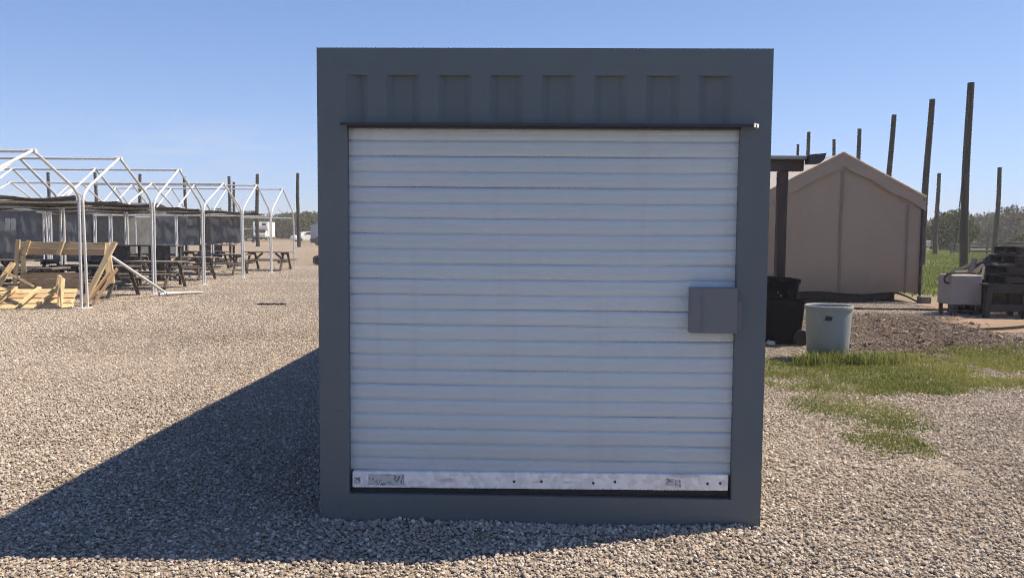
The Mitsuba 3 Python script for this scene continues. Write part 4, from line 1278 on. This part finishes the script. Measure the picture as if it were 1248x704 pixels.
# ------------------------------------------------------------------ bark mulch chips on the brown patch
def chips(seed, n):
    r = np.random.default_rng(seed)
    x, y = r.uniform(3.5, 9.5, n), r.uniform(6.0, 13.0, n)
    d = union(ell_np, x, y, MULCH, np.maximum)
    nz = meshkit.fbm(np.stack([x * 1.4, y * 1.4, np.zeros(n)], -1), 3, 6)
    keep = r.random(n) < np.clip(d * (nz - 0.2) * 2.6 * (1 - union(ell_np, x, y, SAND, np.maximum)), 0, 1)
    x, y = x[keep], y[keep]
    n = len(x)
    bv, bf = OCT
    L_ = r.uniform(0.010, 0.034, n) * (1 + 1.2 * (r.random(n) < 0.06))
    sc = np.stack([L_, L_ * r.uniform(0.25, 0.6, n), L_ * r.uniform(0.15, 0.45, n)], -1)
    v = bv[None] * r.uniform(0.7, 1.2, (n, 6, 1)) * sc[:, None]
    t, a = r.normal(0, 0.35, n), r.uniform(0, 2 * PI, n)
    X, Y_, Z = v[..., 0], v[..., 1], v[..., 2]
    X, Z = X * np.cos(t)[:, None] + Z * np.sin(t)[:, None], Z * np.cos(t)[:, None] - X * np.sin(t)[:, None]
    X, Y_ = X * np.cos(a)[:, None] - Y_ * np.sin(a)[:, None], X * np.sin(a)[:, None] + Y_ * np.cos(a)[:, None]
    z = height(x, y) + 0.012 + 0.02 * nz[keep] + sc[:, 2] * 0.4
    V = np.stack([X + x[:, None], Y_ + y[:, None], Z + z[:, None]], -1).reshape(-1, 3)
    F = (bf[None] + (np.arange(n) * 6)[:, None, None]).reshape(-1, 3)
    return trimesh.Trimesh(V, F, process=False), np.repeat(np.stack([r.random(n), r.random(n)], -1), 6, axis=0)


mat("m_chip", principled(mikit.proc(lambda p, n, uv: mix(mix((0.085, 0.062, 0.050), (0.200, 0.152, 0.122), uv.x), (0.32, 0.275, 0.23), smoothstep(0.88, 0.95, uv.y))), 0.9))
m, uv = chips(77, 28000)
put("mulch", m, "m_chip", uv=uv)
labels["mulch"] = {"label": "brown bark mulch and clods spread in front of the tan tent", "category": "mulch", "kind": "stuff"}


# ------------------------------------------------------------------ grass
def blades(px, py, hgt, seed, width=0.006, bend=0.5):
    r = np.random.default_rng(seed)
    n = len(px)
    az = r.uniform(0, 2 * PI, n)
    lean = r.uniform(0.1, 1.0, n) * bend
    dx, dy = np.cos(az), np.sin(az)
    w = width * r.uniform(0.6, 1.4, n)
    base = np.stack([px, py, height(px, py) - 0.005], -1)
    s = np.stack([-dy, dx, np.zeros(n)], -1) * w[:, None]
    mid = base + np.stack([dx * hgt * lean * 0.3, dy * hgt * lean * 0.3, hgt * 0.55], -1)
    tip = base + np.stack([dx * hgt * lean, dy * hgt * lean, hgt * (1 - 0.35 * lean)], -1)
    V = np.stack([base - s, base + s, mid - s * 0.7, mid + s * 0.7, tip], 1).reshape(-1, 3)
    i = np.arange(n)[:, None] * 5
    F = np.vstack([np.hstack([i, i + 1, i + 3]), np.hstack([i, i + 3, i + 2]), np.hstack([i + 2, i + 3, i + 4])])
    patch = meshkit.noise(np.stack([px * 1.2, py * 1.2, np.zeros(n)], -1), 9)
    tone = np.clip(patch * 0.9 + r.normal(0, 0.22, n) + 0.6 * (r.random(n) < 0.14), 0, 1)
    return V, F, np.repeat(np.stack([tone, r.random(n)], -1), 5, axis=0)


def scatter(items, n, box_, seed, scale=1.3, gain=1.0, bias=0.25):
    r = np.random.default_rng(seed)
    x, y = r.uniform(box_[0], box_[1], n), r.uniform(box_[2], box_[3], n)
    d = union(ell_np, x, y, items, np.maximum) * gain
    nz = meshkit.fbm(np.stack([x * scale, y * scale, np.zeros(n)], -1), 4, 3)
    keep = r.random(n) < np.clip(d * (nz - bias) * 3.0, 0, 1)
    return x[keep], y[keep]


def grass_mesh(parts):
    V, F, U, o = [], [], [], 0
    for v, f, u in parts:
        V.append(v)
        F.append(f + o)
        U.append(u)
        o += len(v)
    return trimesh.Trimesh(np.vstack(V), np.vstack(F), process=False), np.vstack(U)


r = np.random.default_rng(33)
bits = []
x, y = scatter(GRASS, 520000, (1.3, 9.0, 0.8, 8.5), 41, scale=2.6, bias=0.20)
bits.append(blades(x, y, r.uniform(0.02, 0.07, len(x)) * np.where(y < 3.8, 0.7, 1.0) * (1 + 0.7 * (r.random(len(x)) < 0.08)), 1, 0.0042, 1.0))
x, y = scatter([(3.9, 5.85, 0.35, 0.2), (3.5, 5.7, 0.3, 0.15), (8.3, 6.9, 1.4, 0.5), (4.4, 5.9, 0.3, 0.2)], 60000, (2.8, 10, 5.2, 7.8), 43, scale=3.0, bias=0.3)
bits.append(blades(x, y, r.uniform(0.10, 0.26, len(x)), 2, 0.006, 0.6))
m, uv = grass_mesh(bits)
put("grass", m, "m_grass", uv=uv)
labels["grass"] = {"label": "patchy yellow green grass growing through the gravel right of the container", "category": "grass", "kind": "stuff"}
x, y = scatter(MEADOW, 480000, (9.5, 60, 16, 88), 47, scale=0.4, bias=0.2)
keep = np.random.default_rng(3).random(len(x)) < np.clip(22 / y, 0.15, 1)
x, y = x[keep], y[keep]
m, uv = grass_mesh([blades(x, y, r.uniform(0.06, 0.24, len(x)), 5, 0.018, 0.9)])
put("meadow", m, "m_meadow", uv=uv)
labels["meadow"] = {"label": "green meadow grass beyond the tent on the right", "category": "grass", "kind": "stuff"}


# ------------------------------------------------------------------ thin haze over the yard
scene["haze_air"] = {"type": "homogeneous", "albedo": {"type": "rgb", "value": [0.95, 0.95, 0.95]}, "sigma_t": 0.0008}
scene["haze"] = {"type": "cube", "to_world": T4().translate([0, 900, 6.0]).scale([2600, 2700, 7.4]), "bsdf": {"type": "null"}, "interior": {"type": "ref", "id": "haze_air"}}
labels["haze"] = {"kind": "stuff", "label": "thin pale haze over the far yard", "category": "haze"}
scene["camera"]["medium"] = {"type": "ref", "id": "haze_air"}
